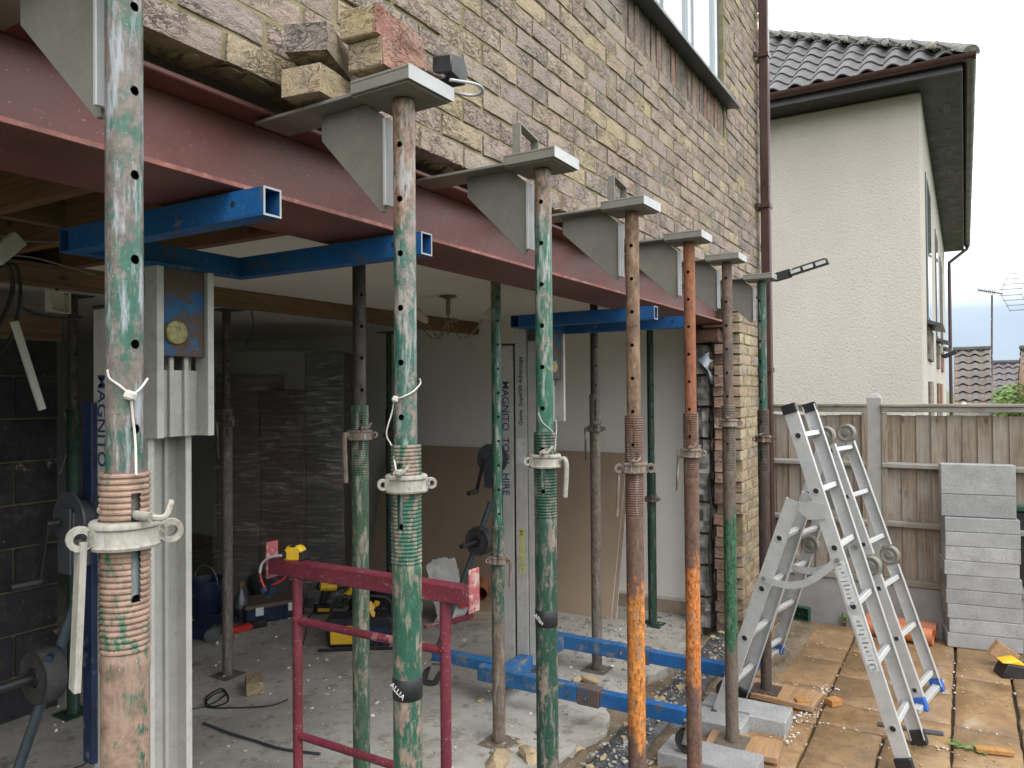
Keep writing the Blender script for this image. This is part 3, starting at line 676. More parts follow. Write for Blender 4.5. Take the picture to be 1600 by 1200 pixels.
def outer_with_thread(zt, zb, z0, ang, slots, n=32, pitch=.0082):
    """outer tube with its threaded top and long slots cut right through"""
    mb = MB(); prof = []; z = z0
    prof += [(RO+.0008, z0), (RO+.0008, zb-.03), (RO+.0018, zb-.022), (RO+.0018, zb-.008), (RO, zb)]
    z = zb
    while z < zt-.004:
        prof += [(RO+.0002, z), (RO+.0026, z+pitch*.3), (RO+.0026, z+pitch*.62), (RO+.0002, z+pitch*.92)]; z += pitch
    prof += [(RO+.001, zt), (RI+.002, zt), (RI+.002, zt-.03)]
    da = 2*PI/n
    for r, z in prof:
        for i in range(n): a = ang+(i-.5)*da-da; mb.v.append(Vector((r*math.cos(a), r*math.sin(a), z)))
    for k in range(len(prof)-1):
        zm = (prof[k][1]+prof[k+1][1])/2
        for i in range(n):
            if i in (0, 1, 2)[:2] and any(s0 < zm < s1 for s0, s1 in slots) and prof[k][0] > RI+.003: continue
            j = (i+1) % n; mb.f.append((k*n+i, k*n+j, (k+1)*n+j, (k+1)*n+i))
    return mb
def collar_mb(ang, ears=True, es=1.0):
    mb = MB(); r = RO+.0035
    prof = [(r, -.018), (r+.012, -.018), (r+.0135, -.014), (r+.010, -.010), (r+.0085, .008), (r+.0115, .011), (r+.0115, .016), (r+.009, .019), (r, .019)]
    mb.lathe(prof+[prof[0]], 28)
    if ears:
        for s in (-1, 1):
            c = Vector((math.cos(ang+s*PI/2), math.sin(ang+s*PI/2), 0)); f = Vector((math.cos(ang), math.sin(ang), 0))
            m = Matrix((c, Vector((0, 0, 1)), f)).transposed()
            e = c*(r+.022)+f*.012
            mb.lathe([(q*es, w_) for q, w_ in [(.0085, -.008), (.0165, -.008), (.0175, 0), (.0165, .008), (.0085, .008), (.0085, -.008)]], 16, c*(r+.006+.016*es)+f*.012, m)
            mb.obox(c*(r+.008)+f*.012, (.012, .016, .022), Matrix.Rotation(ang+PI/2, 4, 'Z'))
    return mb
def prop(name, label, X, Y, z0, zt, zc, zb, ztop, mi, mo, mc, hole=None, hoff=0, spacing=.116, slots=(), soff=0, handle=None, pin=0, plate=True, head=False, lean=(0, 0), group='steel props'):
    """X, Y foot; z0 foot height; zt top of thread, zc nut, zb end of thread, ztop head (all relative to the eye)"""
    t = thing(name, label, 'steel prop', (X, Y, z0), 0, group)
    t.rotation_euler = (lean[0], lean[1], 0)
    ca = math.atan2(-Y, -X); L = lambda z: z-z0
    es = 1.0 if label.startswith('nearest') or 'orange rusted' in label else .72
    hs = []
    if hole is not None:
        h = hole
        while h < ztop: hs.append(L(h)); h += spacing
        h = hole-spacing
        while h > zb-.3: hs.append(L(h)); h -= spacing
    ha = ca+R(hoff); sa = ca+R(soff)
    tube_with_holes(RI, L(zb-.12), L(ztop), ha, hs).build('inner_tube', mi, t, smooth=40)
    outer_with_thread(L(zt), L(zb), .008, sa, [(L(a), L(b)) for a, b in slots]).build('outer_tube', mo, t, smooth=40)
    co = collar_mb(ca+R(8), True, es).build('collar_nut', mc, t, (0, 0, L(zc)), smooth=40)
    if handle is not None:
        hoffs, hl, hw, kind = handle
        a = ca+R(hoffs); c = Vector((math.cos(a), math.sin(a), 0)); mb = MB(); p = c*(RO+.024)
        if kind == 'flat':
            mb.beam(p+Vector((0, 0, -.004)), p+c*.008+Vector((0, 0, -hl)), hw, .008, c)
        else:
            mb.tube(bez([c*(RO+.010), c*(RO+.026)+Vector((0, 0, .004)), c*(RO+.033)+Vector((0, 0, -.02)), c*(RO+.028)+Vector((0, 0, -hl))], 6), hw/2, 8)
        mb.build('handle', mc, co, smooth=40)
    # pin through the slot, resting on the nut
    a = ca+R(soff)+PI/2*0; c = Vector((math.cos(a), math.sin(a), 0)); s = Vector((-c.y, c.x, 0))
    if pin:
        mb = MB(); z = Vector((0, 0, L(zc)+.027)); mb.cyl(c*-.06+z, c*(.045+.02*pin)+z, .0068, n=12)
        mb.tube(bez([c*(.043+.02*pin)+z, c*(.052+.02*pin)+s*.014+z, c*(.042+.02*pin)+s*.03+z+Vector((0, 0, .018))], 5), .004, 6)
        mb.build('pin', mc if mc is not M['iron_dark'] else M['iron'], t, smooth=40)
    if plate: MB().box(-.075, .075, -.075, .075, 0, .006).build('base_plate', mo, t, bevel=.001)
    if head: MB().box(-.075, .075, -.075, .075, L(ztop), L(ztop)+.006).build('head_plate', mi, t, bevel=.001)
    return t
# ---- paint jobs
GR, RU, PK = (.022, .115, .072), (.145, .070, .042), (.29, .17, .13)
p1i = tube_mat('near prop inner tube', (.035,.12,.085), (.17,.14,.125), .48, (.40,.43,.47), .75, dust=.4, rough=.32, zone=((.24,.12,.065), 2.30, 9), metal=.1)
p1o = tube_mat('near prop outer tube', (.03,.12,.075), (.285,.185,.14), .40, (.36,.26,.2), .3, dust=.35)
p2i = tube_mat('green scraped inner tube', (.035,.125,.095), (.24,.195,.17), .54, (.40,.40,.39), .55, zone=((.24,.15,.105), 2.10, 9), dust=.4, rough=.3)
p2o = tube_mat('green flaking outer tube', (.03,.115,.075), (.27,.195,.16), .56, (.33,.28,.22), .4, dust=.4, rough=.4)
p3i = tube_mat('bright green inner tube', (.03,.13,.085), (.23,.18,.15), .60, (.40,.42,.40), .5, rough=.3, zone=((.25,.16,.11), 2.20, 9), dust=.45)
p3o = tube_mat('dark green outer tube', (.018,.07,.045), (.22,.17,.14), .60, (.24,.21,.18), .45, dust=.3)
p4i = tube_mat('tan rust inner tube', (.27,.165,.09), (.155,.095,.065), .45, (.34,.24,.16), .4, dust=.2, rough=.7)
p4o = tube_mat('brown outer tube with bright rust', (.165,.095,.07), (.12,.072,.055), .5, (.30,.24,.2), .25, zone=((.58,.215,.045), .50, 1.08), rough=.75, dust=.3)
p5i = tube_mat('orange brown inner tube', (.29,.105,.05), (.20,.085,.048), .55, (.34,.17,.09), .4, dust=.12, rough=.7)
p5o = tube_mat('brown outer tube with orange rust', (.18,.10,.07), (.13,.075,.058), .5, (.30,.25,.2), .2, zone=((.55,.185,.045), .47, 1.06), rough=.75, dust=.3)
p6i = tube_mat('dark brown inner tube', (.10,.075,.062), (.15,.10,.075), .5, (.22,.18,.15), .3, dust=.2, rough=.65)
p6o = tube_mat('green over brown outer tube', (.15,.125,.10), (.12,.09,.068), .5, (.2,.17,.13), .2, zone=((.03,.115,.055), .42, 1.12), dust=.25)
p7i = tube_mat('shiny green inner tube', (.015,.085,.05), (.085,.075,.068), .55, (.30,.31,.31), .5, dust=.15, rough=.35)
p7o = tube_mat('dark wet brown outer tube', (.085,.058,.046), (.06,.042,.036), .5, (.16,.13,.11), .2, dust=.15)
pdk = tube_mat('dark grimy tube', (.065,.05,.042), (.04,.033,.03), .5, (.14,.12,.1), .2, dust=.15)
pdg = tube_mat('dark green tube', (.014,.05,.035), (.055,.045,.04), .65, (.17,.15,.12), .2, dust=.2)
pmg = tube_mat('moss green tube', (.05,.105,.065), (.21,.175,.14), .62, (.34,.32,.26), .5, dust=.35)
pgb = tube_mat('grey brown tube', (.17,.14,.115), (.12,.095,.078), .5, (.27,.24,.2), .3, dust=.25)
pgr = tube_mat('worn green tube', (.035,.10,.07), (.22,.175,.145), .52, (.36,.35,.3), .45, low=((.17,.13,.1), .55), dust=.45)
def ZY(y, x, Y): return at(x, y, Y=Y).z
def XP(x, y, Y): return at(x, y, Y=Y).x
SB = .633          # seat height of the brackets
FR = []            # front row: (pixel x, Y, ...)
def front(i, name, lab, x, Y, zt, zc, zb, hole, **k):
    X = XP(x, 620, Y); zf = ZP+(.045 if i in (5, 6) else .012)
    fz = lambda yy: ZY(yy, x, Y)
    k['slots'] = [(fz(b), fz(a)) for a, b in k.get('slots', [])]
    o = prop(name, lab, X, Y, zf, fz(zt), fz(zc), fz(zb), SB-.004, hole=fz(hole), **k); FR.append((X, Y)); return o
front(0, 'steel_prop', 'nearest steel prop at the left, scraped green and bare metal above a rusty thread', 195, 1.0, 737, 833, 1015, 408, mi=p1i, mo=p1o, mc=M['iron_pale'], hoff=33, spacing=.1165, slots=[(768, 935)], soff=30, handle=(-74, .20, .028, 'flat'), pin=1)
front(1, 'steel_prop', 'green flaking steel prop second from the left with black tape round its foot tube', 634, 1.03, 695, 755, 880, 483, mi=p2i, mo=p2o, mc=M['iron_pale'], hoff=-24, slots=[(722, 826)], soff=-19, pin=1)
front(2, 'steel_prop', 'dark green prop with taped foot tube, just right of the lettered lift mast', 851, 1.02, 675, 720, 808, 510, mi=p3i, mo=p3o, mc=M['iron_pale'], hoff=-14, slots=[(698, 772)], soff=-8, handle=(70, .10, .014, 'rod'), pin=1)
front(3, 'steel_prop', 'brown steel prop with a bright orange rusted foot tube and tan upper tube', 990, 1.0, 650, 731, 805, 540, mi=p4i, mo=p4o, mc=M['iron'], hoff=-8, slots=[(665, 722)], soff=-5, handle=(-80, .17, .016, 'flat'), pin=1)
front(4, 'steel_prop', 'orange brown prop whose upper tube is all rust red, fifth from the left', 1079, 1.0, 645, 708, 745, 554, mi=p5i, mo=p5o, mc=M['iron'], hoff=-12, slots=[(656, 704)], soff=-6, handle=(-75, .16, .016, 'flat'), pin=1)
front(5, 'steel_prop', 'dark prop with green foot tube standing on a wood pad before the brick pier', 1138, 1.0, 634, 661, 735, 546, mi=p6i, mo=p6o, mc=M['iron'], hoff=-12, slots=[(650, 705)], soff=-8, pin=1)
front(6, 'steel_prop', 'far slim prop at the house corner with green upper tube and dark wet foot', 1192, 1.0, 640, 686, 735, 565, mi=p7i, mo=p7o, mc=M['iron_dark'], hoff=-28, slots=[(655, 720)], soff=-20, pin=1)
P1, P2, P3 = [o for o in C.objects if o.name.startswith('steel_prop')][:3]
# tape round two of the foot tubes, with white marker on it
for o, x, ya, yb, txt in ((P2, 636, 1060, 1094, 'ALLIA'), (P3, 857, 949, 975, 'Allian')):
    z0, z1 = ZY(yb, x, 1.02)-o.location.z, ZY(ya, x, 1.02)-o.location.z
    tp = MB().lathe([(RO+.0012, z0), (RO+.0020, z0+.001), (RO+.0020, z1-.001), (RO+.0012, z1)], 28).build('tape', M['black'], o, smooth=40)
    a = math.atan2(-o.location.y, -o.location.x)-R(40); c = Vector((math.cos(a), math.sin(a), 0)); s = Vector((-c.y, c.x, 0))
    m3 = Matrix((s, Vector((0, 0, 1)), c)).transposed() @ Matrix.Rotation(R(-35), 3, 'Z')
    lettering(txt, .017, M['textwhite'], tp, c*(RO+.0035)+Vector((0, 0, (z0+z1)/2)), m3)
# rear rows of props inside
def rear(lab, xf, yf, mi, mo, mc, zt, zc, ztop, handle=None, **k):
    p = at(xf, yf, Z=ZF); d = math.hypot(p.x, p.y)
    fz = lambda yy: ZF+(yf-yy)/F*p.dot(CF)
    return prop('steel_prop', lab, p.x, p.y, ZF, fz(zt), fz(zc), fz(zt)-.25, ztop, mi, mo, mc, hole=fz(zt)+.06, hoff=20, slots=[(fz(zt)-.16, fz(zt)-.02)], soff=10, handle=handle, pin=1, head=True)
rear('inner prop with moss green foot tube and a bent rod handle behind the maroon trestle', 566, 1336, pdk, pmg, M['iron'], 635, 680, .594, (-60, .17, .018, 'rod'))
rear('worn green inner prop between the ceiling lamp and the lettered lift mast', 780, 1160, p3i, pgr, M['iron'], 822, 875, .594, (75, .13, .014, 'rod'))
rear('slim grey brown inner prop standing in front of the brown leaning boards', 933, 1046, pdk, pgb, M['iron_dark'], 617, 670, .61, (-70, .19, .012, 'rod'))
rear('dark green inner prop before the white side wall near the brick pier', 1020, 976, pdg, pdg, M['iron_dark'], 740, 780, .61)
rear('dark prop under the header timber beside the wrapped pallet', 356, 1055, pdk, pgb, M['iron_dark'], 640, 662, .509, (-60, .2, .014, 'rod'))
rear('dark prop standing in front of the black block wall', 115, 1115, pdk, pdg, M['iron_dark'], 640, 850, .53)
rear('dim rear prop half hidden behind the second green prop', 610, 930, pdg, pdg, M['iron_dark'], 640, 680, .509)

# ------------------------------------------------------------------ wall brackets on the front props
def bracket(X, Y, label, loop=True, first=None):
    t = thing('wall_bracket', label, 'wall bracket', (X, Y, SB), random.uniform(-.03, .03), 'steel wall brackets on the prop heads')
    MB().box(-.052, .052, .06, WY-Y+.10, .014, .022).build('support_plate', M['galv'], t, bevel=.001)
    # seat channel over the prop head
    mb = MB(); mb.box(-.076, .076, -.076, .085, .027, .034).box(-.076, -.070, -.076, .085, .004, .027).box(.070, .076, -.076, .085, .004, .027).box(-.070, .070, -.076, -.070, .004, .027).box(-.07, .07, -.07, .085, 0, .006)
    mb.build('seat', M['galv'], t, bevel=.0015)
    MB().box(-.0765, .0765, -.0780, -.0762, .004, .034).build('seat_edge', M['galv_light'], t)
    # triangular gusset and its toe bar along the prop
    g0 = .052
    gm = MB(); pl = [(g0, -.03), (g0+.05, .011), (WY-Y-.075, .011), (WY-Y-.075, -.045), (g0+.012, -.235), (g0, -.235)]
    gm.prism(pl, lambda y, z: (-.004, y, z), lambda y, z: (.004, y, z)).build('gusset', M['galv'], t, smooth=0, bevel=.0008)
    MB().box(-.018, .018, g0-.014, g0-.006, -.225, -.035).build('toe_bar', M['galv_light'], t, bevel=.001)
    MB().cyl((-.03, .02, .034), (-.03, .02, .042), .012, n=6).cyl((.03, .02, .034), (.03, .02, .042), .012, n=6).build('bolt_heads', M['galv'], t)
    if loop:
        mb = MB(); w = .026
        for p0, p1 in (((-.05, .055, .034), (-.05, .055, .125)), ((-.05, .055, .125), (.055, .055, .105)), ((.055, .055, .105), (.055, .055, .034))):
            mb.beam(p0, p1, w, .0045, (1, 0, 0) if abs(p0[0]-p1[0]) < .01 else (0, 0, 1))
        mb.build('strap_loop', M['galv'], t, smooth=0)
    return t
bl = ['dull steel bracket on the nearest prop at the top left edge', 'dull steel bracket carrying the loose bricks, clamp lamp on its seat', 'steel bracket with a tall strap loop, third from the left', 'steel bracket with a low strap loop on the tan rusty prop', 'plain steel bracket on the rust red prop', 'small far steel bracket on the dark prop before the pier', 'farthest steel bracket at the house corner with a floodlight']
for i, (X, Y) in enumerate(FR): bracket(X, Y, bl[i], i in (2, 3))

# ------------------------------------------------------------------ loose bricks stacked on the second bracket
bx, by_ = FR[1]
zs = SB+.0345
def loose(label, pts, rz, body='brick_body'):
    t = thing('loose_brick', label, 'brick', pts, rz, 'loose bricks stacked on the bracket')
    mb = MB(); bm_ = brickmesh(hash(label) % 50, .205, rough=.003); mb.add(*bm_); 
    mb.build('body', M[body], t, smooth=60)
    return t
def two_tone(label, p, rz, tilt=(0, 0)):
    t = thing('loose_brick', label, 'brick', p, rz, 'loose bricks stacked on the bracket'); t.rotation_euler = (tilt[0], tilt[1], rz)
    mb = MB().box(-.1, .1, .004, .1025, -.0335, .0335); mb.build('body', M['brick_body'], t, bevel=.003)
    v, f = brickmesh(77+int(p[2]*100), .2, rough=.002, d=.012); MB().add(v, f).build('red_face', M['brick_face'], t, smooth=60)
    return t
two_tone('red faced loose brick, lower of the pair by the clamp lamp', (1.386, 1.102, .7655), R(3))
two_tone('red faced loose brick, topmost of the stack on the bracket', (1.37, 1.112, .8335), R(6), (R(1), R(-1)))
loose('rough grey brown loose brick turned end out, left of the red faced pair', (1.31, 1.236, .790), R(24), 'brick')
loose('pale loose brick lying flat on the bracket plate under the stack', (1.305, 1.225, SB+.0325+.034), R(10))
# clamp lamp on the second bracket, floodlight on the last one
t = thing('clamp_lamp', 'small black lamp clipped to the bracket beside the red bricks', 'lamp', (bx+.075, by_-.055, SB+.036))
mb = MB(); mb.prism([(-.028,-.018),(.028,-.03),(.04,0),(.02,.032),(-.028,.022)], lambda x, z: (x+.01, -.03, z+.045), lambda x, z: (x*1.1+.01, .02, z+.05)); mb.build('lamp_head', M['black'], t, bevel=.003)
MB().tube(bez([(-.09,.03,.006),(-.06,.02,.028),(-.02,0,.022),(.0,-.01,.038)], 6), .005, 8).build('clamp_wire', M['iron_dark'], t)
MB().tube(bez([(-.03,-.035,.004),(.04,-.06,.012),(.065,-.055,.004),(.06,-.02,.004),(-.01,.01,.004)], 6), .0035, 8).build('spring_loop', M['galv_light'], t)
X7, Y7 = FR[6]
t = thing('floodlight', 'black three panel floodlight clipped to the far bracket at the corner', 'lamp', (X7+.05, Y7-.085, SB+.02), R(0))
ly = Matrix.Rotation(R(-14), 4, 'X')
arm = MB().beam((0,.02,.0),(.0,-.07,.02), .03, .05); arm.build('clamp', M['black'], t, bevel=.003)
hd_ = MB().obox((0, -.165, .042), (.055, .215, .030), ly).obox((.0, -.165, .060), (.03, .19, .012), ly); hd_.build('lamp_head', M['black'], t, bevel=.005)
for k_ in range(3): MB().obox((-.0285, -.098-.067*k_, .0255+.0165*k_), (.004, .054, .020), ly).build('lens', M['glasslens'], t)
# strings tied to the first three props
def string(o, label, pts, r=.0018, knot=None):
    t = thing('string_tie', label, 'string', tuple(o.location), 0, 'strings tied to props'); l0 = Vector(o.location)
    MB().tube([Vector(p)-l0 for p in bez(pts, 7)], r, 6).build('cord', M['string'], t, smooth=60)
    if knot: MB().obox(Vector(knot)-l0, (.014, .014, .013), (.3, .2, .5)).build('knot', M['string'], t, bevel=.003)
    return t
def onp(o, x, y, dr=.004, r=RI):    # point on the camera side of a prop
    p = at(x, y, Y=o.location.y); ax = Vector((o.location.x, o.location.y, p.z)); tocam = Vector((-o.location.x, -o.location.y, 0)).normalized()
    sd = Vector((-tocam.y, tocam.x, 0)); k = (p-ax).dot(sd); k2 = max(-r, min(r, k)); q = ax+sd*k+tocam*(math.sqrt(max(0, r*r-k2*k2))+dr); return q
q = lambda x, y, **k: onp(P1, x, y, **k)
string(P1, 'white string knotted round the nearest prop', [q(168,578),q(172,592),q(190,605),q(203,620),q(207,650),q(211,690),q(212,738,r=RO+.003)], knot=q(203,618))
MBs = MB().tube([Vector(p)-Vector(P1.location) for p in bez([q(203,620),q(218,608),q(230,592)], 6)], .0018, 6)
MBs.build('string_end', M['string'], P1)
q = lambda x, y, **k: onp(P2, x, y, **k)
string(P2, 'white string looped round the second prop and hanging to its nut', [q(655,592),q(656,600),q(645,612),q(630,620),q(617,626),q(612,645),q(603,680),q(612,700),q(618,730,r=RO+.003),q(622,748,r=RO+.008)], knot=q(618,624))
q = lambda x, y, **k: onp(P3, x, y, **k)
string(P3, 'thin pale wire looped round the third prop above its thread', [q(841,645),q(848,660),q(862,672),q(868,690,r=RO),q(866,700,r=RO),q(869,670),q(868,655)], .0012)
# ------------------------------------------------------------------ material lifts under the beam
def channel(w, d, t, mb, x=0, y=0, z0=0, z1=1, ribs=True):
    """mast extrusion: web across X with side flanges and two ribs, open towards -Y"""
    mb.box(x-w/2, x+w/2, y+d-t, y+d, z0, z1)
    mb.box(x-w/2, x-w/2+t, y, y+d-t, z0, z1); mb.box(x+w/2-t, x+w/2, y, y+d-t, z0, z1)
    mb.box(x-w/2+t, x-w/2+t+.016, y, y+t*.8, z0, z1); mb.box(x+w/2-t-.016, x+w/2-t, y, y+t*.8, z0, z1)
    if ribs:
        for k in (-.17, .17): mb.box(x+w*k-.006, x+w*k+.006, y+d-t-.014, y+d-t, z0, z1)
    return mb
def caster(par, x, y, ztop, r=.055, rz=0, swivel=True):
    t = bpy.data.objects.new('caster', None); C.objects.link(t); t.parent = par; t.location = (x, y, ztop); t.rotation_euler = (0, 0, rz)
    h = ztop-r if False else None
    zc = -(ztop_h(par, ztop)-r)
    fk = MB(); fk.box(-.045, .045, -.04, .04, -.008, 0); fk.cyl((0,0,-.024),(0,0,-.008), .022, n=14)
    for s in (-1, 1): fk.prism([(-.03,-.022),(.03,-.022),(.055,zc-.012),(.02,zc-.014)], lambda y_, z_, s=s: (s*.024, y_, z_), lambda y_, z_, s=s: (s*.029, y_, z_))
    fk.cyl((-.034,.036,zc),(.034,.036,zc), .009, n=10)
    fk.build('caster_fork', M['galv'], t, bevel=.001)
    MX = Matrix(((0,0,1),(1,0,0),(0,1,0)))
    MB().lathe([(.012,-.016),(r*.62,-.016),(r*.66,-.019),(r-.006,-.019),(r,-.012),(r,.012),(r-.006,.019),(r*.66,.019),(r*.62,.016),(.012,.016)], 24, (0,.036,zc), MX).build('wheel', M['black_rub'], t, smooth=40)
    return t
def ztop_h(par, z): return z+par['base']
def lift(X, Y, ztop_fork, label, tilt=0, base=0.0, mastrot=0):
    t = thing('material_lift', label, 'material lift', (X, Y, ZF), 0, 'material lifts propping the beam'); t['base'] = base
    zf = ztop_fork-ZF; H = 1.95; w = .17
    # base and legs
    mb = MB().box(-.36, .36, .02, .10, .12, .20); mb.build('base_bar', M['blue_dusty'], t, bevel=.004)
    for s, x in ((-1, -.34), (1, .34)):
        lg = MB(); lg.box(x-.03, x+.03, -.40, .20, .125, .205); lo = lg.build('leg_root', M['blue_dusty'], t, bevel=.004)
        MB().box(x-.034, x+.034, -.52, -.40, .121, .209).build('leg_clamp', M['blue_rust'], lo, bevel=.003)
        MB().cyl((x-.036,-.46,.165),(x-.045,-.46,.165), .012, n=8).cyl((x-.036,-.35,.165),(x-.042,-.35,.165), .011, n=8).build('leg_bolts', M['iron_dark'], lo)
        lg2 = MB(); lg2.box(x-.026, x+.026, -.95, -.52, .13, .20).box(x-.022, x+.022, -1.01, -.95, .165, .195)
        lg2.build('leg', M['blue'], t, bevel=.003)
        caster(t, x, -.99, .165, .055, 0)
    rl = MB().box(-.30, -.235, .10, .56, .15, .21); rl.build('rear_leg', M['blue_dusty'], t, bevel=.004)
    caster(t, -.27, .54, .15, .052, R(25))
    # mast: three nested sections, each stepping forward
    ms = []
    for k, (z0, z1, y, ww) in enumerate(((.05, H, .135, w), (.10, H+.12, .045, w-.012), (.15, H+.02, -.035, w-.024))):
        o = channel(ww, .088 if k == 0 else .072, .004, MB(), 0, y, z0, z1).build('mast_section', M['alu_mast'], t, smooth=0); ms.append(o)
    MB().box(-.088, .088, .132, .225, H, H+.012).box(-.02, .02, .224, .27, H-.2, H-.02).build('mast_cap', M['black_rub'], t, bevel=.002)
    # carriage in front
    zc = zf-.08
    cr = MB()
    for s in (-1, 1): cr.box(s*.085-.011, s*.085+.011, -.115, -.055, zc-.50, zc+.0); 
    cr.box(-.074, .074, -.062, -.057, zc-.50, zc-.30)
    for x in (-.055, -.02, .03): cr.box(x-.007, x+.007, -.073, -.062, zc-.50, zc-.26)
    cro = cr.build('carriage', M['alu_mast'], t, smooth=0, bevel=.001)
    MB().box(-.073, .073, -.100, -.092, zc-.26, zc+.0).build('carriage_plate', M['blue_rust'], t, bevel=.002)
    MB().cyl((-.03,-.100,zc-.19),(-.03,-.114,zc-.19), .034, n=20).torus((-.03,-.112,zc-.19), .031, .004, 'Y').build('plate_boss', plain('chipped yellow boss', (.40,.36,.16), .6, 0, .6, 60), cro)
    # fork frame: hollow box section
    def rhs(mb, p0, p1, w, h, t_):
        p0, p1 = Vector(p0), Vector(p1); d = (p1-p0).normalized(); sd = Vector((-d.y, d.x, 0))
        for o_, ww, hh in ((Vector((0,0,h/2-t_/2)), w, t_), (Vector((0,0,-h/2+t_/2)), w, t_), (sd*(w/2-t_/2), t_, h-2*t_), (sd*(-w/2+t_/2), t_, h-2*t_)):
            mb.beam(p0+o_, p1+o_, ww, hh)
        return mb
    fx = .278; fh = .064; fz = zf-fh/2
    fo = bpy.data.objects.new('fork_frame', None); C.objects.link(fo); fo.parent = t
    for s in (-1, 1):
        mb = rhs(MB(), (s*fx, -.80, fz), (s*fx, -.04, fz), .05, fh, .004)
        k_ = mb.build('fork', M['blue'], fo, smooth=0, bevel=.0008)
        MB().lathe([(.001, 0), (.0075, 0)], 14, (s*fx-.0254, -.70, fz+.004), Matrix(((0,0,-1),(1,0,0),(0,1,0)))).build('bolt_hole', M['black'], fo)
        # bright worn rim of the open end
        e = MB(); e.box(s*fx-.025, s*fx+.025, -.8012, -.800, fz+fh/2-.0045, fz+fh/2).box(s*fx-.025, s*fx+.025, -.8012, -.800, fz-fh/2, fz-fh/2+.0045).box(s*fx-.025, s*fx-.0205, -.8012, -.800, fz-fh/2+.0045, fz+fh/2-.0045).box(s*fx+.0205, s*fx+.025, -.8012, -.800, fz-fh/2+.0045, fz+fh/2-.0045)
        e.build('fork_rim', M['galv_light'], fo)
    rhs(MB(), (-fx-.025, -.015, fz), (fx+.025, -.015, fz), .05, fh, .004).build('cross_tube', M['blue'], fo, smooth=0, bevel=.0008)
    MB().box(-.10, .10, -.09, -.041, zc+.0, zf-fh).build('fork_mount', M['blue_dusty'], fo, bevel=.002)
    # winch with crank, loading wheels and mast brace
    MX = Matrix(((0,0,1),(1,0,0),(0,1,0)))
    wo = bpy.data.objects.new('winch', None); C.objects.link(wo); wo.parent = t
    MB().lathe([(.01,-.03),(.085,-.03),(.088,-.025),(.06,-.02),(.06,.02),(.088,.025),(.085,.03),(.01,.03)], 28, (-.12,.25,1.30), MX).build('drum', M['dark_grey'], wo, smooth=40)
    MB().box(-.165, -.158, .21, .28, 1.14, 1.34).box(-.085, -.078, .21, .28, 1.16, 1.34).box(-.158, -.085, .205, .215, 1.16, 1.33).build('winch_frame', M['dark_grey'], wo, bevel=.003)
    MB().cyl((-.18,.25,1.30),(-.215,.25,1.30), .012, n=10).beam((-.21,.25,1.30),(-.21,.30,1.12), .006, .02).cyl((-.205,.30,1.12),(-.29,.30,1.12), .014, n=12).build('crank', M['black'], wo)
    ww = bpy.data.objects.new('loading_wheel', None); C.objects.link(ww); ww.parent = t
    MB().lathe([(.03,-.03),(.05,-.026),(.066,-.026),(.078,-.03),(.082,-.02),(.082,.02),(.078,.03),(.066,.026),(.05,.026),(.03,.03)], 30, (-.20,.29,.84), MX).build('tyre', M['black_rub'], ww, smooth=40)
    MB().lathe([(.012,-.034),(.028,-.034),(.03,-.02),(.068,-.018),(.07,.018),(.03,.02),(.012,.034)], 24, (-.20,.29,.84), MX).build('hub', M['black'], ww, smooth=40)
    MB().cyl((-.24,.29,.84),(-.06,.29,.84), .012, n=10).cyl((-.24,.29,.84),(-.38,.29,.84), .014, n=12).build('axle', M['black'], ww)
    MB().tube([(-.11,.27,1.05),(-.16,.34,.80),(-.24,.56,.20)], .016, 12).build('brace', plain('grey brace tube', (.06,.085,.10), .4, .2, .3, 12), t, smooth=40)
    MB().tube([(-.22,.23,.90),(-.13,.33,.90)], .013, 10).build('push_handle', M['navy'], t)
    MB().box(-.105, -.087, .20, .25, .55, 1.66).build('rear_post', M['navy'], t, bevel=.002)
    # lettering down the side of the mast
    # side face looks to -X: letters run down the mast with their tops to +X... seen from the garden
    mdown = Matrix(((0,0,-1),(0,1,0),(-1,0,0))).to_3x3()
    # columns: image of local x (reading direction), local y (letter up), local z (normal)
    rd = Vector((0,0,-1)); nm = Vector((-1,0,0)); up_ = nm.cross(rd)
    md = Matrix((rd, up_, nm)).transposed()
    lettering('MAGNITO  TOOL  HIRE', .062, M['textblue'], ms[0], (-w/2-.0012, .180, 1.42), md)
    ru = Vector((0,0,1)); up2 = nm.cross(ru); mu = Matrix((ru, up2, nm)).transposed()
    lettering('Genie  Superlift Advantage', .036, M['textnavy'], ms[1], (-(w-.012)/2-.0012, .082, H-.26), mu)
    lettering('MAGNITO', .055, M['textyellow'], ms[1], (-(w-.012)/2-.0012, .082, .78), md)
    MB().box(-(w-.012)/2-.0015, -(w-.012)/2-.0003, .050, .112, 1.28, 1.42).build('sticker', M['label'], ms[1])
    MB().tube([(-.02,.20,1.60),(-.05,.22,1.45),(-.10,.25,1.34)], .003, 6).build('winch_cable', M['cable'], t)
    return t
lift(1.432, 2.105, .456, 'near material lift, blue forks under the beam and tall pale mast beside the nearest prop', base=0)
lift(3.785, 2.085, .415, 'far material lift with stencilled mast and blue legs reaching to the grey blocks', base=-.08+.08)
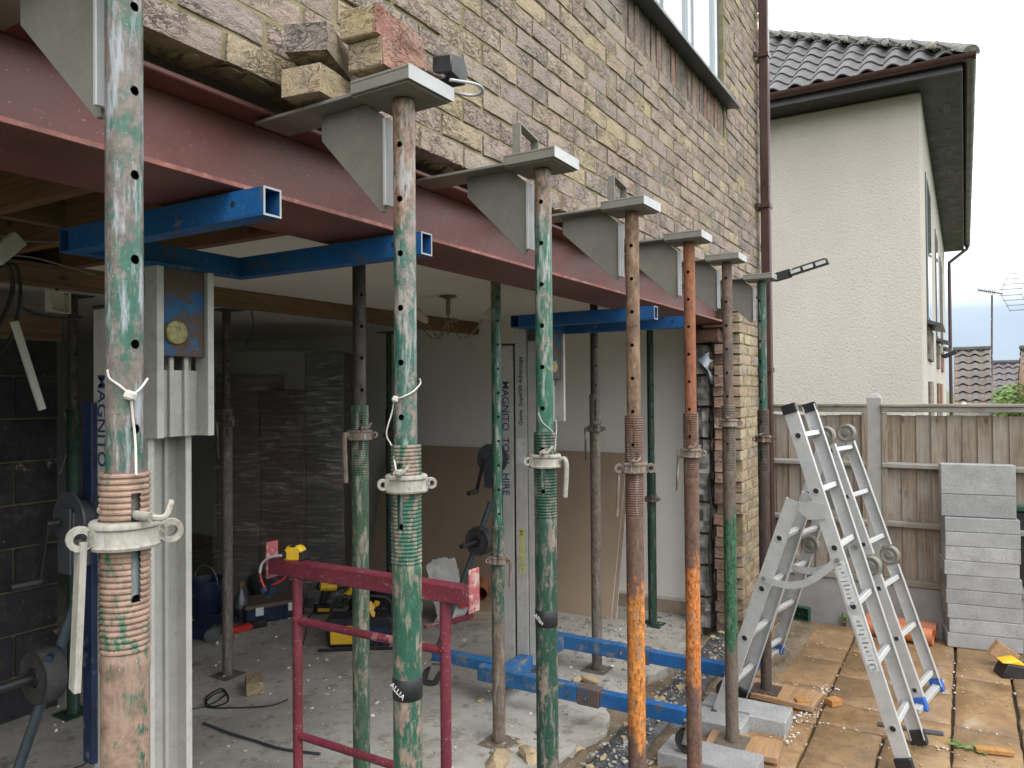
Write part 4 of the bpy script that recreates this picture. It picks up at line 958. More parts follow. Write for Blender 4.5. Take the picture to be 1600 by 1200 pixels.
# ------------------------------------------------------------------ fence
FX = 6.24; ZT = -.105
fence = thing('fence', 'weathered brown board fence with grey concrete posts and gravel boards', 'fence', (FX, 0, ZP))
fl_ = lambda z: z-ZP
posts = [2.43, .585, -1.26]
postm = MB().add(*(lambda a: ([(-a,-.05,-.2),(a,-.05,-.2),(a,.05,-.2),(-a,.05,-.2),(-a,-.05,1.70),(a,-.05,1.70),(a,.05,1.70),(-a,.05,1.70),(-a*.5,-.02,1.735),(a*.5,-.02,1.735),(a*.5,.02,1.735),(-a*.5,.02,1.735)], [(0,1,5,4),(1,2,6,5),(2,3,7,6),(3,0,4,7),(4,5,9,8),(5,6,10,9),(6,7,11,10),(7,4,8,11),(8,9,10,11)]))(.045)).mesh('post', M['conc'], 0, .004)
for y in posts: put('post', postm, fence, (.02, y, 0))
bdm = [MB().box(-.004, .008, -.052, .052, 0, 1.21).mesh('board', M['fence'], 0, .002) for k in range(3)]
rnd = random.Random(8)
for a, b in ((posts[1]+.05, posts[0]-.05), (posts[2]+.05, posts[1]-.05), (posts[2]-1.85, posts[2]-.05)):
    y = a+.04; i = 0
    while y < b:
        o = put('board', bdm[i % 3], fence, (.003+rnd.uniform(-.001, .001), y, fl_(-1.40)+rnd.uniform(-.004, .004)), (rnd.uniform(-.004, .004), 0, R(7)+rnd.uniform(-.015, .015))); y += rnd.uniform(.093, .099); i += 1
    MB().box(-.045, .0, a, b, fl_(-.165), fl_(ZT)-.022).build('top_rail', M['fence_rail'], fence, bevel=.004)
    MB().box(-.055, .03, a-.005, b+.005, fl_(ZT)-.021, fl_(ZT)).build('capping', M['fence_rail'], fence, bevel=.003)
    for z in (-.555, -.985): MB().prism([(-.012,-.022),(-.050,-.018),(-.050,.010),(-.012,.022)], lambda x, zz, a=a, z=z: (x, a, fl_(z)+zz), lambda x, zz, b=b, z=z: (x, b, fl_(z)+zz)).build('rail', M['fence_rail'], fence, smooth=0, bevel=.002)
    MB().box(-.045, -.01, a, b, fl_(-1.43), fl_(-1.385)).build('bottom_rail', M['fence_rail'], fence, bevel=.003)
    MB().box(-.03, .03, a-.005, b+.005, -.1, fl_(-1.435)).build('gravel_board', M['gravelboard'], fence, bevel=.005)
    MB().box(-.035, .0, a-.001, a+.035, fl_(-1.38), fl_(-.17)).build('side_batten', M['fence'], fence, bevel=.002); MB().box(-.035, .0, b-.035, b+.001, fl_(-1.38), fl_(-.17)).build('side_batten', M['fence'], fence, bevel=.002)

# ------------------------------------------------------------------ neighbouring house
NX, NY, NH = 8.95, .36, 3.12
g = G('cream roughcast'); a = g.noise(42, 5, .65, None, .4); b = g.noise(1.2, 5, .6, g.stretch((1, 1, .35))); c_ = g.noise(110, 3)
col = g.ramp(b, [(.3, (.465,.425,.375)), (.6, (.515,.475,.425)), (.8, (.545,.505,.46))]); col = g.mix(g.ramp(a, [(.3, .25), (.5, 0)]), col, (.38,.33,.27))
M['render'] = g.bump(a, .9, .016).bump(c_, .3, .004).out(col, .95, 0, .2)
nb = thing('neighbour_house', 'cream roughcast house with dark pantiled hip roof behind the fence', 'house', (NX, NY, ZP-.1))
H0 = NH-(ZP-.1)
MB().box(0, 10.5, 0, 7.5, 0, H0).build('wall', M['render'], nb, smooth=0, bevel=.02)
OV = .36
soff = MB().box(-OV, 10.5+OV, -OV, 7.5+OV, H0+.001, H0+.02).build('soffit', plain('dark brown soffit', (.020,.017,.018), .5, 0, .15, 5), nb, smooth=0)
for i in range(9): MB().box(.55+i*.95, .55+i*.95+.34, -OV+.10, -OV+.17, H0-.002, H0+.0).build('soffit_vent', M['black'], soff)
MB().box(-OV-.018, -OV, -OV-.018, 7.5+OV, H0-.01, H0+.12).box(-OV, 10.5+OV, -OV-.018, -OV, H0-.01, H0+.12).build('fascia', plain('dark brown fascia', (.035,.03,.036), .4, 0, .15, 4), nb, smooth=0, bevel=.003)
def half_gutter(mb, p0, p1, r=.06):
    p0, p1 = Vector(p0), Vector(p1); d = (p1-p0).normalized(); s = d.cross(Vector((0,0,1)))
    for rr in (r, r-.004):
        b = len(mb.v)
        for p in (p0, p1):
            for i in range(9): t = PI+PI*i/8; mb.v.append(p+s*math.cos(t)*rr+Vector((0,0,math.sin(t)*rr)))
        mb.f += [(b+i, b+i+1, b+9+i+1, b+9+i) for i in range(8)]
    return mb
gt = half_gutter(MB(), (-OV-.08, -OV-.13, H0+.115), (-OV-.08, 7.9, H0+.115)); half_gutter(gt, (-OV-.13, -OV-.08, H0+.115), (10.9, -OV-.08, H0+.115))
gt.build('gutter', M['brown_pipe'], nb, recalc=False)
dp = MB().tube([(10.75,-OV-.08,H0+.06),(10.75,-OV-.08,H0+.02),(10.5,-.09,H0-.30),(10.45,-.09,H0-.5),(10.45,-.09,0)], .036, 12)
dp.build('downpipe', M['brown_pipe'], nb, smooth=50)
# windows along the side wall
side = [(.75, 1.9, 2.62, 4.32, False), (3.9, 4.7, 2.6, 4.25, False), (6.3, 7.4, 2.6, 4.2, False), (.85, 1.75, .12, 1.95, True), (3.9, 4.4, 1.0, 1.95, True), (5.3, 6.2, .5, 1.95, True)]
for x0, x1, z0, z1, low in side:
    w = MB().box(x0, x1, -.012, .02, z0, z1).build('window', M['dark_grey'], nb, bevel=.003)
    MB().box(x0+.06, (x0+x1)/2-.03, -.020, -.0125, z0+.06, z1-.06).box((x0+x1)/2+.03, x1-.06, -.020, -.0125, z0+.06, z1-.06).build('pane', M['wglass'], w, smooth=0)
    if not low:
        MB().prism([(-.16,-.05),(-.16,-.03),(.01,.03),(.01,-.02)], lambda y, z, x0=x0, z0=z0: (x0-.05, y, z0+z), lambda y, z, x1=x1, z0=z0: (x1+.05, y, z0+z)).build('sill', M['dark_grey'], w, smooth=0)
        MB().box(x0, x1, -.03, -.002, z0-.42, z0-.06).build('tile_panel', M['soldier'], w, smooth=0)
    else: MB().box(x0, x1, -.03, -.0125, z1-.42, z1).build('tile_panel', M['soldier'], w, smooth=0)
# security lamp on the side wall
t = thing('wall_lamp', 'small black security lamp on the side of the cream house', 'lamp', (NX+5.2, NY, ZP+2.35))
MB().box(-.05,.05,-.06,-.001,-.02,.12).build('lamp_box', M['conc'], t, bevel=.006)
MB().obox((0,-.16,-.02),(.10,.20,.07),(R(-25),0,0)).build('lamp_head', M['black'], t, bevel=.01)
MB().tube([(0,-.03,-.02),(0,-.07,-.07),(0,-.12,-.06)], .015, 8).build('lamp_arm', M['black'], t)
# pantiles on the hipped roof
PIT = R(36); cp, sp_ = math.cos(PIT), math.sin(PIT)
def tilemesh(w=.262, l=.34, n=8, th=.016):
    mb = MB(); prof = []
    for i in range(n+1):
        u = i/n; prof.append((u*w, .034*math.sin(2*PI*(u-.12))+.010))
    for l_, dz in ((0, .018), (l, 0)):
        for x, z in prof: mb.v.append(Vector((x, l_, z+dz)))
    for x, z in prof: mb.v.append(Vector((x, 0, z+.018-th)))
    m = n+1; mb.f = [(i, i+1, m+i+1, m+i) for i in range(n)]+[(2*m+i, 2*m+i+1, i+1, i) for i in range(n)]
    return mb
g = G('weathered roof tile'); a = g.noise(5, 6, .7); b = g.noise(30, 5, .7)
col = g.ramp(a, [(.3, (.055,.052,.052)), (.6, (.092,.088,.088)), (.8, (.13,.125,.115))]); col = g.mix(g.math('MULTIPLY', g.rand, .5), col, (.055,.05,.055))
col = g.mix(g.ramp(b, [(.62, 0), (.72, .5)]), col, (.24,.24,.21)); M['tile'] = g.bump(b, .3, .004).out(col, .6, 0, .4)
tm = tilemesh().mesh('roof_tile', M['tile'], 40, recalc=False)
roof = bpy.data.objects.new('roof', None); C.objects.link(roof); roof.parent = nb; roof.location = (-OV-.06, -OV-.06, H0+.125)
# slope facing the garden (normal -X): u runs along +Y, v up the slope (+X,+Z)
Mg = Matrix(((0, cp, -sp_), (1, 0, 0), (0, sp_, cp)))
Mr = Matrix(((0, cp, -sp_), (-1, 0, 0), (0, sp_, cp)))
GA, TW = .285, .235
cnt = 0; rest_t = MB(); EL = 8.34
for r_ in range(14):
    v = r_*GA; ru = v*cp
    u = ru+.02
    while u < EL-ru-.1:
        p = Mg @ Vector((u, v, 0)); wp_ = Vector((NX, NY, ZP-.1))+Vector(roof.location)+p; xx, yy, zz = px(wp_)
        if xx > 1150 and cnt < 250:
            o = put('roof_tile', tm, roof, Mg @ Vector((u+.262, v, 0))+Vector((0, 0, rnd.uniform(0, .004)))); o.rotation_euler = Mr.to_euler(); o.rotation_euler.rotate_axis('Z', rnd.uniform(-.01, .01)); cnt += 1
        else:
            b = len(rest_t.v); tv = tilemesh(n=4); rest_t.add([Mg @ (q+Vector((u, v, 0))) for q in tv.v], tv.f)
        u += TW
# slope towards +-Y side (normal -Y), seen edge-on: u along +X
Ms = Matrix(((-1, 0, 0), (0, cp, -sp_), (0, sp_, cp)))
for r_ in range(14):
    v = r_*GA; u = v*cp
    while u < 11.2-v*cp:
        tv = tilemesh(n=5); rest_t.add([Vector((q.x+u, (q.y+v)*cp-q.z*sp_, (q.y+v)*sp_+q.z*cp)) for q in tv.v], tv.f); u += TW
stuff(rest_t.build('roof_tiles', M['tile'], roof, smooth=40, recalc=False))
# underlay so that no sky shows between the tiles
rz_ = 4.17
MB().add([(0,0,-.03),(0,EL,-.03),(rz_*1, rz_, rz_*sp_/cp-.03),(11.2,0,-.03),(11.2-rz_, rz_, rz_*sp_/cp-.03),(11.2,EL,-.03)], [(0,2,1),(0,3,4,2),(1,2,4,5),(3,5,4)]).build('underlay', M['black'], roof, smooth=0)
# hip ridge tiles with lichen
g = G('lichened ridge tile'); a = g.noise(7, 6, .75); b = g.noise(28, 5, .75)
col = g.ramp(a, [(.3, (.10,.095,.09)), (.6, (.17,.165,.15))]); col = g.mix(g.ramp(b, [(.5, 0), (.62, .75)]), col, (.30,.295,.26)); col = g.mix(g.ramp(g.noise(4.5, 5, .7), [(.62, 0), (.68, .8)]), col, (.38,.27,.05))
M['ridge'] = g.bump(a, .9, .03).bump(b, .5, .01).out(col, .95)
hd3 = Vector((cp, cp, sp_)).normalized()
sidev = hd3.cross(Vector((0, 0, 1))).normalized(); upv = sidev.cross(hd3)
rm = MB(); n = 8
for l_ in (0, .46):
    for i in range(n+1):
        t_ = PI*i/n; rr = .10-(.010 if l_ else 0); rm.v.append(Vector((math.cos(t_)*rr, l_, math.sin(t_)*rr*.8)))
rm.f = [(i, i+1, n+2+i, n+1+i) for i in range(n)]+[tuple(range(n, -1, -1))]
rmm = rm.mesh('hip_tile', M['ridge'], 40)
Mh = Matrix((sidev, hd3, upv)).transposed()
for k in range(15):
    o = put('hip_tile', rmm, roof, hd3*(k*.42-.05)+Vector((0, 0, .015))); o.rotation_euler = (Mh @ Matrix.Rotation(rnd.uniform(-.02, .02), 3, 'X')).to_euler()
MB().box(rz_-.2, 11.2-rz_, rz_-.12, rz_+.12, rz_*sp_/cp, rz_*sp_/cp+.1).build('ridge', M['ridge'], roof)
lump = MB(); rr = random.Random(2)
for k in range(150):
    p = hd3*rr.uniform(0, 5.6)+sidev*rr.choice([-.10, .10])*rr.uniform(.7, 1.3); lump.blob((p.x, p.y, p.z+.02), (rr.uniform(.015, .04),)*2+(rr.uniform(.01, .025),), k, .6, 1)
stuff(lump.build('hip_mortar', M['ridge'], roof))

# ------------------------------------------------------------------ roofs and aerial far behind
def far_house(px0, px1, pyt, D, label, col, wall=(.25,.15,.10)):
    """a tiled roof slope facing us, on its own walls, D metres away"""
    a = at(px0, pyt, X=D); b = at(px1, pyt, X=D); zt = a.z; y0, y1 = min(a.y, b.y), max(a.y, b.y)
    t = thing('far_house', label, 'house', (D, y0, ZP)); L = y1-y0; ht = zt-ZP; run = 4.2; rise = 2.9
    MB().box(-run+.3, run-.3, 0.05, L-.05, -.1, ht-rise).build('wall', plain('far wall '+label[:9], wall, .9), t, smooth=0)
    for s in (-1, 1):
        mb = MB(); nr = 13; nc = max(3, int(L/.3))*6
        for r_ in range(nr):
            for k in (0, 1):
                v = (r_+k)/nr
                for i in range(nc+1):
                    y = L*i/nc; z = .035*math.sin(i*2*PI/6)
                    mb.v.append(Vector((s*run*(1-v), y, ht-rise+rise*v+z+(.05 if k == 0 else 0))))
            b0 = r_*2*(nc+1); mb.f += [(b0+i, b0+i+1, b0+nc+2+i, b0+nc+1+i) for i in range(nc)]
        stuff(mb.build('roof_tiles', col, t, smooth=50))
    MB().prism([(-run, ht-rise), (run, ht-rise), (0, ht-.03)], lambda x, z: (x, .02, z), lambda x, z: (x, L-.02, z)).build('gable', plain('far gable '+label[:9], wall, .9), t, smooth=0)
    MB().box(-.14, .14, -.02, L+.02, ht-.02, ht+.09).build('ridge', col, t, bevel=.02)
    return t
g = G('mossy far tiles'); a = g.noise(.8, 5, .7); b = g.voro(2.6)
col = g.ramp(a, [(.35, (.085,.078,.075)), (.55, (.13,.118,.105)), (.75, (.18,.16,.09))]); col = g.mix(g.ramp(g.noise(2.4, 3, .5), [(.67, 0), (.70, .8)]), col, (.55,.53,.5)); m1 = g.out(col, .8)
g = G('purple far tiles'); a = g.noise(1.1, 5, .7); m2 = g.out(g.ramp(a, [(.3, (.08,.075,.085)), (.7, (.125,.115,.12))]), .7)
far_house(1490, 1547, 547, 27, 'far house with a mossy brown tiled roof patched with pale tiles', m1)
far_house(1549, 1593, 567, 33, 'far house with a plain purplish tiled roof under the aerial', m2)
far_house(1594, 1660, 545, 25, 'far house with a tall gable at the right edge of the frame', m1, (.34,.2,.12))
t = thing('aerial', 'tall thin television aerial on a mast against the blue grey sky', 'aerial', tuple(at(1549, 566, X=30))); b = Vector(t.location)
top = at(1550, 461, X=30)-b; MB().cyl((0,0,-.6), top, .03, n=8).build('mast', M['iron_dark'], t)
ya = at(1528, 453, X=30)-b; yb = at(1567, 459, X=30)-b
mb = MB().cyl(ya, yb, .022, n=6); rr = []
for k in range(9): p = ya.lerp(yb, k/12); mb.cyl(p+Vector((0,.0,-.07)), p+Vector((0,0,.07)), .012, n=5)
mb.build('boom', M['iron_dark'], t)
mb = MB(); c0 = at(1553, 458, X=30)-b
for dy in (1, -1):
    for k in range(4):
        z = dy*(.10+.17*k); x0_ = c0+Vector((0,-.15-.1*k, z)); mb.cyl(x0_, x0_+Vector((0,-.62,0)), .011, n=5)
    mb.cyl(c0+Vector((0,-.2,dy*.05)), c0+Vector((0,-.45,dy*.65)), .008, n=5); mb.cyl(c0+Vector((0,-.75,dy*.05)), c0+Vector((0,-1.0,dy*.65)), .008, n=5)
mb.build('reflector', M['iron_dark'], t)
# bush by the far roofs
def bush(name, label, cat, loc, size, n, leaf, col, seed=1):
    t = thing(name, label, cat, loc); g = G(name+' leaf'); c1 = tuple(x*.55 for x in col); m = g.out(g.ramp(g.noise(3, 4), [(.3, c1), (.7, col)]), .6)
    rr = random.Random(seed); mb = MB()
    for k in range(n):
        d = Vector((rr.gauss(0,1), rr.gauss(0,1), rr.gauss(0,1))).normalized()*rr.random()**.4
        p = Vector((d.x*size[0], d.y*size[1], size[2]+d.z*size[2])); a = Vector((rr.gauss(0,1), rr.gauss(0,1), rr.gauss(0,1))).normalized(); c_ = a.orthogonal().normalized()
        l = leaf*rr.uniform(.6, 1.3); mb.add([p-a*l, p+c_*l*.4, p+a*l, p-c_*l*.4], [(0,1,2,3)])
    stuff(mb.build('foliage', m, t, smooth=0, recalc=False)); MB().cyl((0,0,-.3),(0,0,size[2]), .05*size[0], .02, n=7).build('stem', M['timber'], t)
    return t
p = at(1582, 640, X=24); bush('bush', 'light green bush below the far roofs at the right edge', 'bush', (p.x, p.y, p.z-.75), (.6,.55,.75), 900, .08, (.16,.27,.05))

# ------------------------------------------------------------------ rainwater pipe on the corner
dpx = 5.93; t = thing('downpipe', 'dark brown square rainwater pipe on the corner of the brick house', 'downpipe', (dpx, WY, ZP))
MB().box(-.034, .034, -.098, -.03, .15, 3.45-ZP).build('pipe', M['brown_pipe'], t, smooth=0, bevel=.007)
for z in (.6, 1.9, 3.15, 4.3):
    MB().box(-.05, .05, -.104, -.024, z, z+.035).box(-.075,-.05,-.03,-.0, z, z+.035).box(.05,.075,-.03,0,z,z+.035).build('pipe_clip', M['brown_pipe'], t, bevel=.003)
MB().tube([(0,-.064,5.2),(0,-.064,5.3),(0,-.3,5.5)], .036, 8).build('swan_neck', M['brown_pipe'], t)

# ------------------------------------------------------------------ ladders
def stile(mb, p0, p1, side, w=.066, t_=.025):
    """aluminium channel stile, flange side towards `side`*X"""
    p0, p1 = Vector(p0), Vector(p1); d = (p1-p0).normalized(); X = Vector((1,0,0)); n = d.cross(X).normalized()
    mb.beam(p0, p1, .003, w, n)
    for s in (-1, 1): mb.beam(p0+n*s*(w/2-.002)+X*side*t_/2, p1+n*s*(w/2-.002)+X*side*t_/2, t_, .004, n)
def ladder_section(par, A, B, x0, x1, rungs, flare=0, name='ladder_section', square=False, feet=None, rung0=.5):
    """A, B = (y,z) lower and upper end; stiles at x0 and x1"""
    sec = bpy.data.objects.new(name, None); C.objects.link(sec); sec.parent = par
    A = Vector((0, *A)); B = Vector((0, *B)); d = (B-A).normalized(); L = (B-A).length; n = d.cross(Vector((1,0,0))).normalized()
    for x, s, f in ((x0, 1, -flare), (x1, -1, flare)):
        mb = MB(); stile(mb, A+Vector((x+f,0,0)), B+Vector((x,0,0)), s); mb.build('stile', M['alu'], sec, smooth=0)
    for k in range(rungs):
        c = A+d*(rung0*.28+.28*k); 
        if (c-A).length > L-.03: break
        mr = Matrix((Vector((1,0,0)), n, d)).transposed().to_4x4(); f = flare*(1-(c-A).length/L)
        mb = MB()
        mb.obox(c+Vector(((x0+x1)/2,0,0)), (x1-x0+2*f-.004, .030, .026), mr).build('rung', M['alu'], sec, smooth=0, bevel=.003)
        for x, s in ((x0-f, -1), (x1+f, 1)):
            if square: MB().obox(c+Vector((x+s*.0025,0,0)), (.004,.030,.030), mr).build('rung_end', M['galv_light'], sec); MB().obox(c+Vector((x+s*.0048,0,0)), (.001,.020,.020), mr).build('rung_hole', M['black'], sec)
            else:
                m2_ = Matrix((n, d, Vector((s,0,0)))).transposed()
                MB().lathe([(.0135,0),(.018,0),(.018,.004),(.0135,.004),(.0135,-.001)], 18, c+Vector((x+s*.0018,0,0)), m2_).build('rung_end', M['galv_light'], sec)
                MB().lathe([(.001,0),(.0134,0)], 18, c+Vector((x+s*.0026,0,0)), m2_).build('rung_hole', M['black'], sec)
    if feet:
        for x, f in ((x0, -flare), (x1, flare)):
            MB().beam(A+Vector((x+f,0,0))-d*.028, A+Vector((x+f,0,0))+d*.045, .034, .078, n).build('foot', feet, sec, bevel=.006)
    return sec, A, B, d, n
l1 = thing('ladder', 'aluminium combination ladder opened as an A frame on the paving, black rubber ends', 'ladder', (3.895, .256, ZP), -.101)
X0, X1_ = 0., .359
aL, aU = (0, .03), (.503, 1.68)
_, A, B, d, n = ladder_section(l1, aL, aU, X0, X1_, 7, .0, feet=M['black'], rung0=.62)
for x in (X0, X1_): MB().beam(B+Vector((x,0,0))-d*.035, B+Vector((x,0,0))+d*.012, .03, .072, n).build('end_cap', M['black'], l1, bevel=.004)
cL, cU = (.894, .03), (.50, 1.21)
sec, A2, B2, d2, n2 = ladder_section(l1, cL, cU, X0+.035, X1_-.03, 5, .045, feet=M['black'], rung0=.7)
# hinge plate and curved locking arms
hp = A.lerp(B, .70)
for x in (X0-.006, X1_+.006):
    MB().prism([(-.05,-.05),(.03,-.06),(.08,-.02),(.07,.02),(.0,.035),(-.05,.02)], lambda y, z, x=x: (x-.002, hp.y+y+.03, hp.z+z), lambda y, z, x=x: (x+.002, hp.y+y+.03, hp.z+z)).build('hinge_plate', M['galv_light'], l1, smooth=0)
    a_ = A.lerp(B, .555); b_ = A2.lerp(B2, .66); pts = []
    for k in range(9): t_ = k/8; p = a_.lerp(b_, t_); pts.append((x*1.0-.006, p.y, p.z-.075*math.sin(PI*t_)))
    mb = MB()
    for k in range(8): mb.beam(pts[k], pts[k+1], .004, .034, (0,0,1))
    mb.build('locking_arm', M['galv_light'], l1, smooth=0)
    MB().cyl((x-.016,pts[0][1],pts[0][2]),(x+.004,pts[0][1],pts[0][2]), .011, n=10).cyl((x-.016,pts[-1][1],pts[-1][2]),(x+.004,pts[-1][1],pts[-1][2]), .011, n=10).build('arm_bolts', M['galv'], l1)
# stickers along the outer face
for t0, t1 in ((.43, .55), (.25, .40)):
    p = A.lerp(B, (t0+t1)/2); ln = (B-A).length*(t1-t0)
    MB().obox(p+Vector((X0-.0022,0,0)), (.001,.046,ln), Matrix((Vector((1,0,0)), n, d)).transposed().to_4x4()).build('sticker', M['label'], l1)
    rr = random.Random(int(t0*100)); mb = MB()
    for k in range(int(ln/.02)): mb.obox(p+Vector((X0-.0030,0,0))+d*(-ln/2+.012+k*.02)+n*rr.uniform(-.006,.006), (.0004, rr.uniform(.012,.030), rr.choice([.003,.005,.008])), Matrix((Vector((1,0,0)), n, d)).transposed().to_4x4())
    mb.build('sticker_print', plain('faded print', (.22,.22,.23), .7), l1)
l2 = thing('ladder', 'aluminium folding ladder with round hinge drums and blue feet behind the combination ladder', 'ladder', (4.726, .234, ZP), -.19)
Xa, Xb = 0., .367
ap = (.49, 1.49); fR = (.0, .02); fLy = .953
mid = Vector((0, *fR)).lerp(Vector((0, *ap)), .50); midL = Vector((0, fLy, .02)).lerp(Vector((0, *ap)), .50)
def hinge(par, y, z, r=.055):
    MX = Matrix(((0,0,1),(1,0,0),(0,1,0)))
    for x in (Xa, Xb):
        h = MB().lathe([(.008,-.02),(.02,-.021),(.024,-.017),(r-.014,-.017),(r-.008,-.021),(r,-.016),(r,.016),(r-.008,.021),(.02,.018),(.008,.02)], 28, (x,y,z), MX).cyl((x-.028,y,z),(x+.028,y,z), .012, n=12)
        h.build('hinge_drum', M['galv'], par, smooth=40)
def shrink(a, b, k0, k1): a, b = Vector((0,*a)), Vector((0,*b)); d = (b-a).normalized(); return tuple((a+d*k0).yz), tuple((b-d*k1).yz)
m_ = tuple(mid.yz); mL = tuple(midL.yz)
for (p, q_, ft) in ((fR, m_, 1), (m_, ap, 0), ((fLy, .02), mL, 1), (mL, ap, 0)):
    a_, b_ = shrink(p, q_, .0 if ft else .06, .06)
    ladder_section(l2, a_, b_, Xa, Xb, 3, 0, square=True, feet=plain('blue foot', (.03,.12,.42), .5) if ft else None, rung0=.30 if ft else .22)
hinge(l2, *ap); hinge(l2, *m_); hinge(l2, *mL)
for y in (fR[0], fLy): MB().box(Xa-.09, Xb+.09, y-.02, y+.02, .005, .035).build('stabiliser_bar', M['alu'], l2, bevel=.003)

# ------------------------------------------------------------------ blocks, pipes and bits on the paving
blk = MB().box(-.22, .22, -.1075, .1075, 0, .097).mesh('concrete_block', M['block'], 0, .004)
p0 = at(1486, 1011, Z=ZP); p1 = at(1592, 1022, Z=ZP)
bdir = math.atan2((p1-p0).y, (p1-p0).x); cx_ = (p0+p1)/2
labs = ['bottom', 'second from the bottom', 'third from the bottom', 'fourth from the bottom', 'fifth from the bottom', 'sixth from the bottom', 'seventh from the bottom', 'third from the top among the flat laid ones', 'topmost flat laid block']
bd = Vector((math.cos(bdir), math.sin(bdir), 0)); bn = Vector((bd.y, -bd.x, 0)); bn = -bn if bn.x < 0 else bn
labs = ['lowest', 'second', 'third', 'fourth', 'fifth', 'sixth', 'seventh', 'eighth', 'ninth']
for i in range(9):
    o = put('concrete_block', blk, None, cx_+bn*.11+bd*((4-i)*.0035+rnd.uniform(-.013, .013))+Vector((0, 0, i*.0985)), (0, 0, bdir+rnd.uniform(-.02, .02)))
    tag(o, f'grey concrete block, {labs[i]} layer up in the stack against the fence', 'concrete block', 'grey concrete blocks stacked by the fence')
for i, (zz, hh) in enumerate(((9*.0985+.003, .15), (9*.0985+.155, .205))):
    o = MB().box(-.22, .22, -.05, .05, 0, hh).build('concrete_block', M['block'], None, cx_+bn*.07-bd*.02+Vector((0, 0, zz)), (0, 0, bdir-.01), smooth=0, bevel=.004)
    tag(o, ['grey block standing on edge, one below the top of the stack by the fence', 'grey block standing on edge at the very top of the stack by the fence'][i], 'concrete block', 'grey concrete blocks stacked by the fence')
for i, (x, y, a, lab) in enumerate(((3.50, 1.04, PI/2, 'grey concrete block under the front caster of the far lift'), (4.11, 1.025, PI/2+.02, 'grey concrete block beside the wood pad of the dark prop'), (3.93, 1.20, PI/2, 'grey concrete block under the rear caster behind the dark prop'))):
    tag(put('concrete_block', blk, None, (x, y, -1.782), (0, 0, a)), lab, 'concrete block', 'grey concrete blocks under the lift and props')
# wood pads under the props
for i, (X, Y) in enumerate((FR[4], FR[5], FR[6])):
    w = [(.20, .30), (.20, .34), (.24, .46)][i]
    o = MB().box(-w[0]/2, w[0]/2, -w[1]/2, w[1]/2, 0, .030 if i else .03).build('wood_pad', M['ply'], None, (X+.02, Y-.05, ZP+(.014 if i else -.02)), (0, 0, [.05, .08, -.1][i]), bevel=.003)
    tag(o, ['wood pad under the rust red prop', 'orange wood pad under the dark prop by the ladder foot', 'large wood pad under the far corner prop'][i], 'wood pad')
# terracotta pipes
def pipe(x, y, x2, y2, r, lab, z=0):
    a = at(x, y, Z=ZP+r+z); b = at(x2, y2, Z=ZP+r+z); d = (b-a).normalized(); t = thing('drain_pipe', lab, 'pipe', tuple(a), 0, 'orange drain pipes by the fence'); L = (b-a).length
    M3 = Matrix((d.orthogonal().normalized(), d.cross(d.orthogonal().normalized()), d)).transposed()
    MB().lathe([(r,0),(r,L),(r-.005,L),(r-.005,0),(r,0)], 26, (0,0,0), M3).build('pipe', M['terracotta'], t, smooth=40)
pipe(1352, 978, 1458, 996, .055, 'orange drain pipe lying nearest in front of the fence')
pipe(1355, 968, 1464, 986, .055, 'orange drain pipe between the other two by the fence')
pipe(1360, 962, 1478, 976, .055, 'orange drain pipe closest to the gravel board', .0)
# green plastic crate end
p = at(1252, 968, Z=ZP); t = thing('plastic_tray', 'small dark green plastic tray standing on edge by the fence', 'tray', tuple(p), R(80))
tr = MB(); tr.box(-.065,.065,-.025,-.02,0,.10).box(-.065,-.06,-.02,.03,0,.10).box(.06,.065,-.02,.03,0,.10).box(-.06,.06,-.02,.03,0,.005).box(-.06,.06,-.02,.03,.095,.10)
for k in range(3): tr.lathe([(.012,0),(.016,.0),(.016,.012),(.012,.012),(.012,0)], 14, (-.04+.04*k, .0, .05), Matrix(((1,0,0),(0,0,1),(0,1,0))))
tr.build('tray', M['green_plastic'], t, bevel=.002)
# yellow and black tool, wood block, bin at the right edge
p = at(1586, 1056, Z=ZP); t = thing('tool_tray', 'yellow and black plastic tool tray on the paving at the right edge', 'tool tray', tuple(p), R(-70))
MB().prism([(-.10,0),(.12,0),(.14,.06),(-.06,.085)], lambda x, z: (x, -.06, z), lambda x, z: (x, .07, z)).build('tray', M['black'], t, bevel=.006)
MB().prism([(-.09,.088),(.0,.078),(.06,.070),(.0,.110)], lambda x, z: (x, -.05, z), lambda x, z: (x, .06, z)).build('yellow_top', M['yellow'], t, bevel=.006)
MB().box(.10,.19,-.05,.05,.004,.05).build('pale_block', M['pale_timber'], t, bevel=.004)
p = at(1568, 1040, Z=ZP); o = MB().obox((0,0,.075),(.05,.15,.10),(R(35),0,R(20))).build('wood_block', M['ply'], None, tuple(p), bevel=.003); tag(o, 'plywood block propped on edge against the block stack', 'wood block')
p = at(1606, 1000, Z=ZP); t = thing('bin', 'dark bin standing at the right edge beside the block stack', 'bin', (p.x+.05, p.y-.05, ZP))
MB().prism([(-.24,-.24),(.24,-.24),(.24,.24),(-.24,.24)], lambda x, y: (x*.8, y*.8, .03), lambda x, y: (x, y, .92)).build('body', M['black'], t, bevel=.01)
MB().box(-.26,.26,-.26,.26,.921,.965).build('lid', M['green_plastic'], t, bevel=.01)
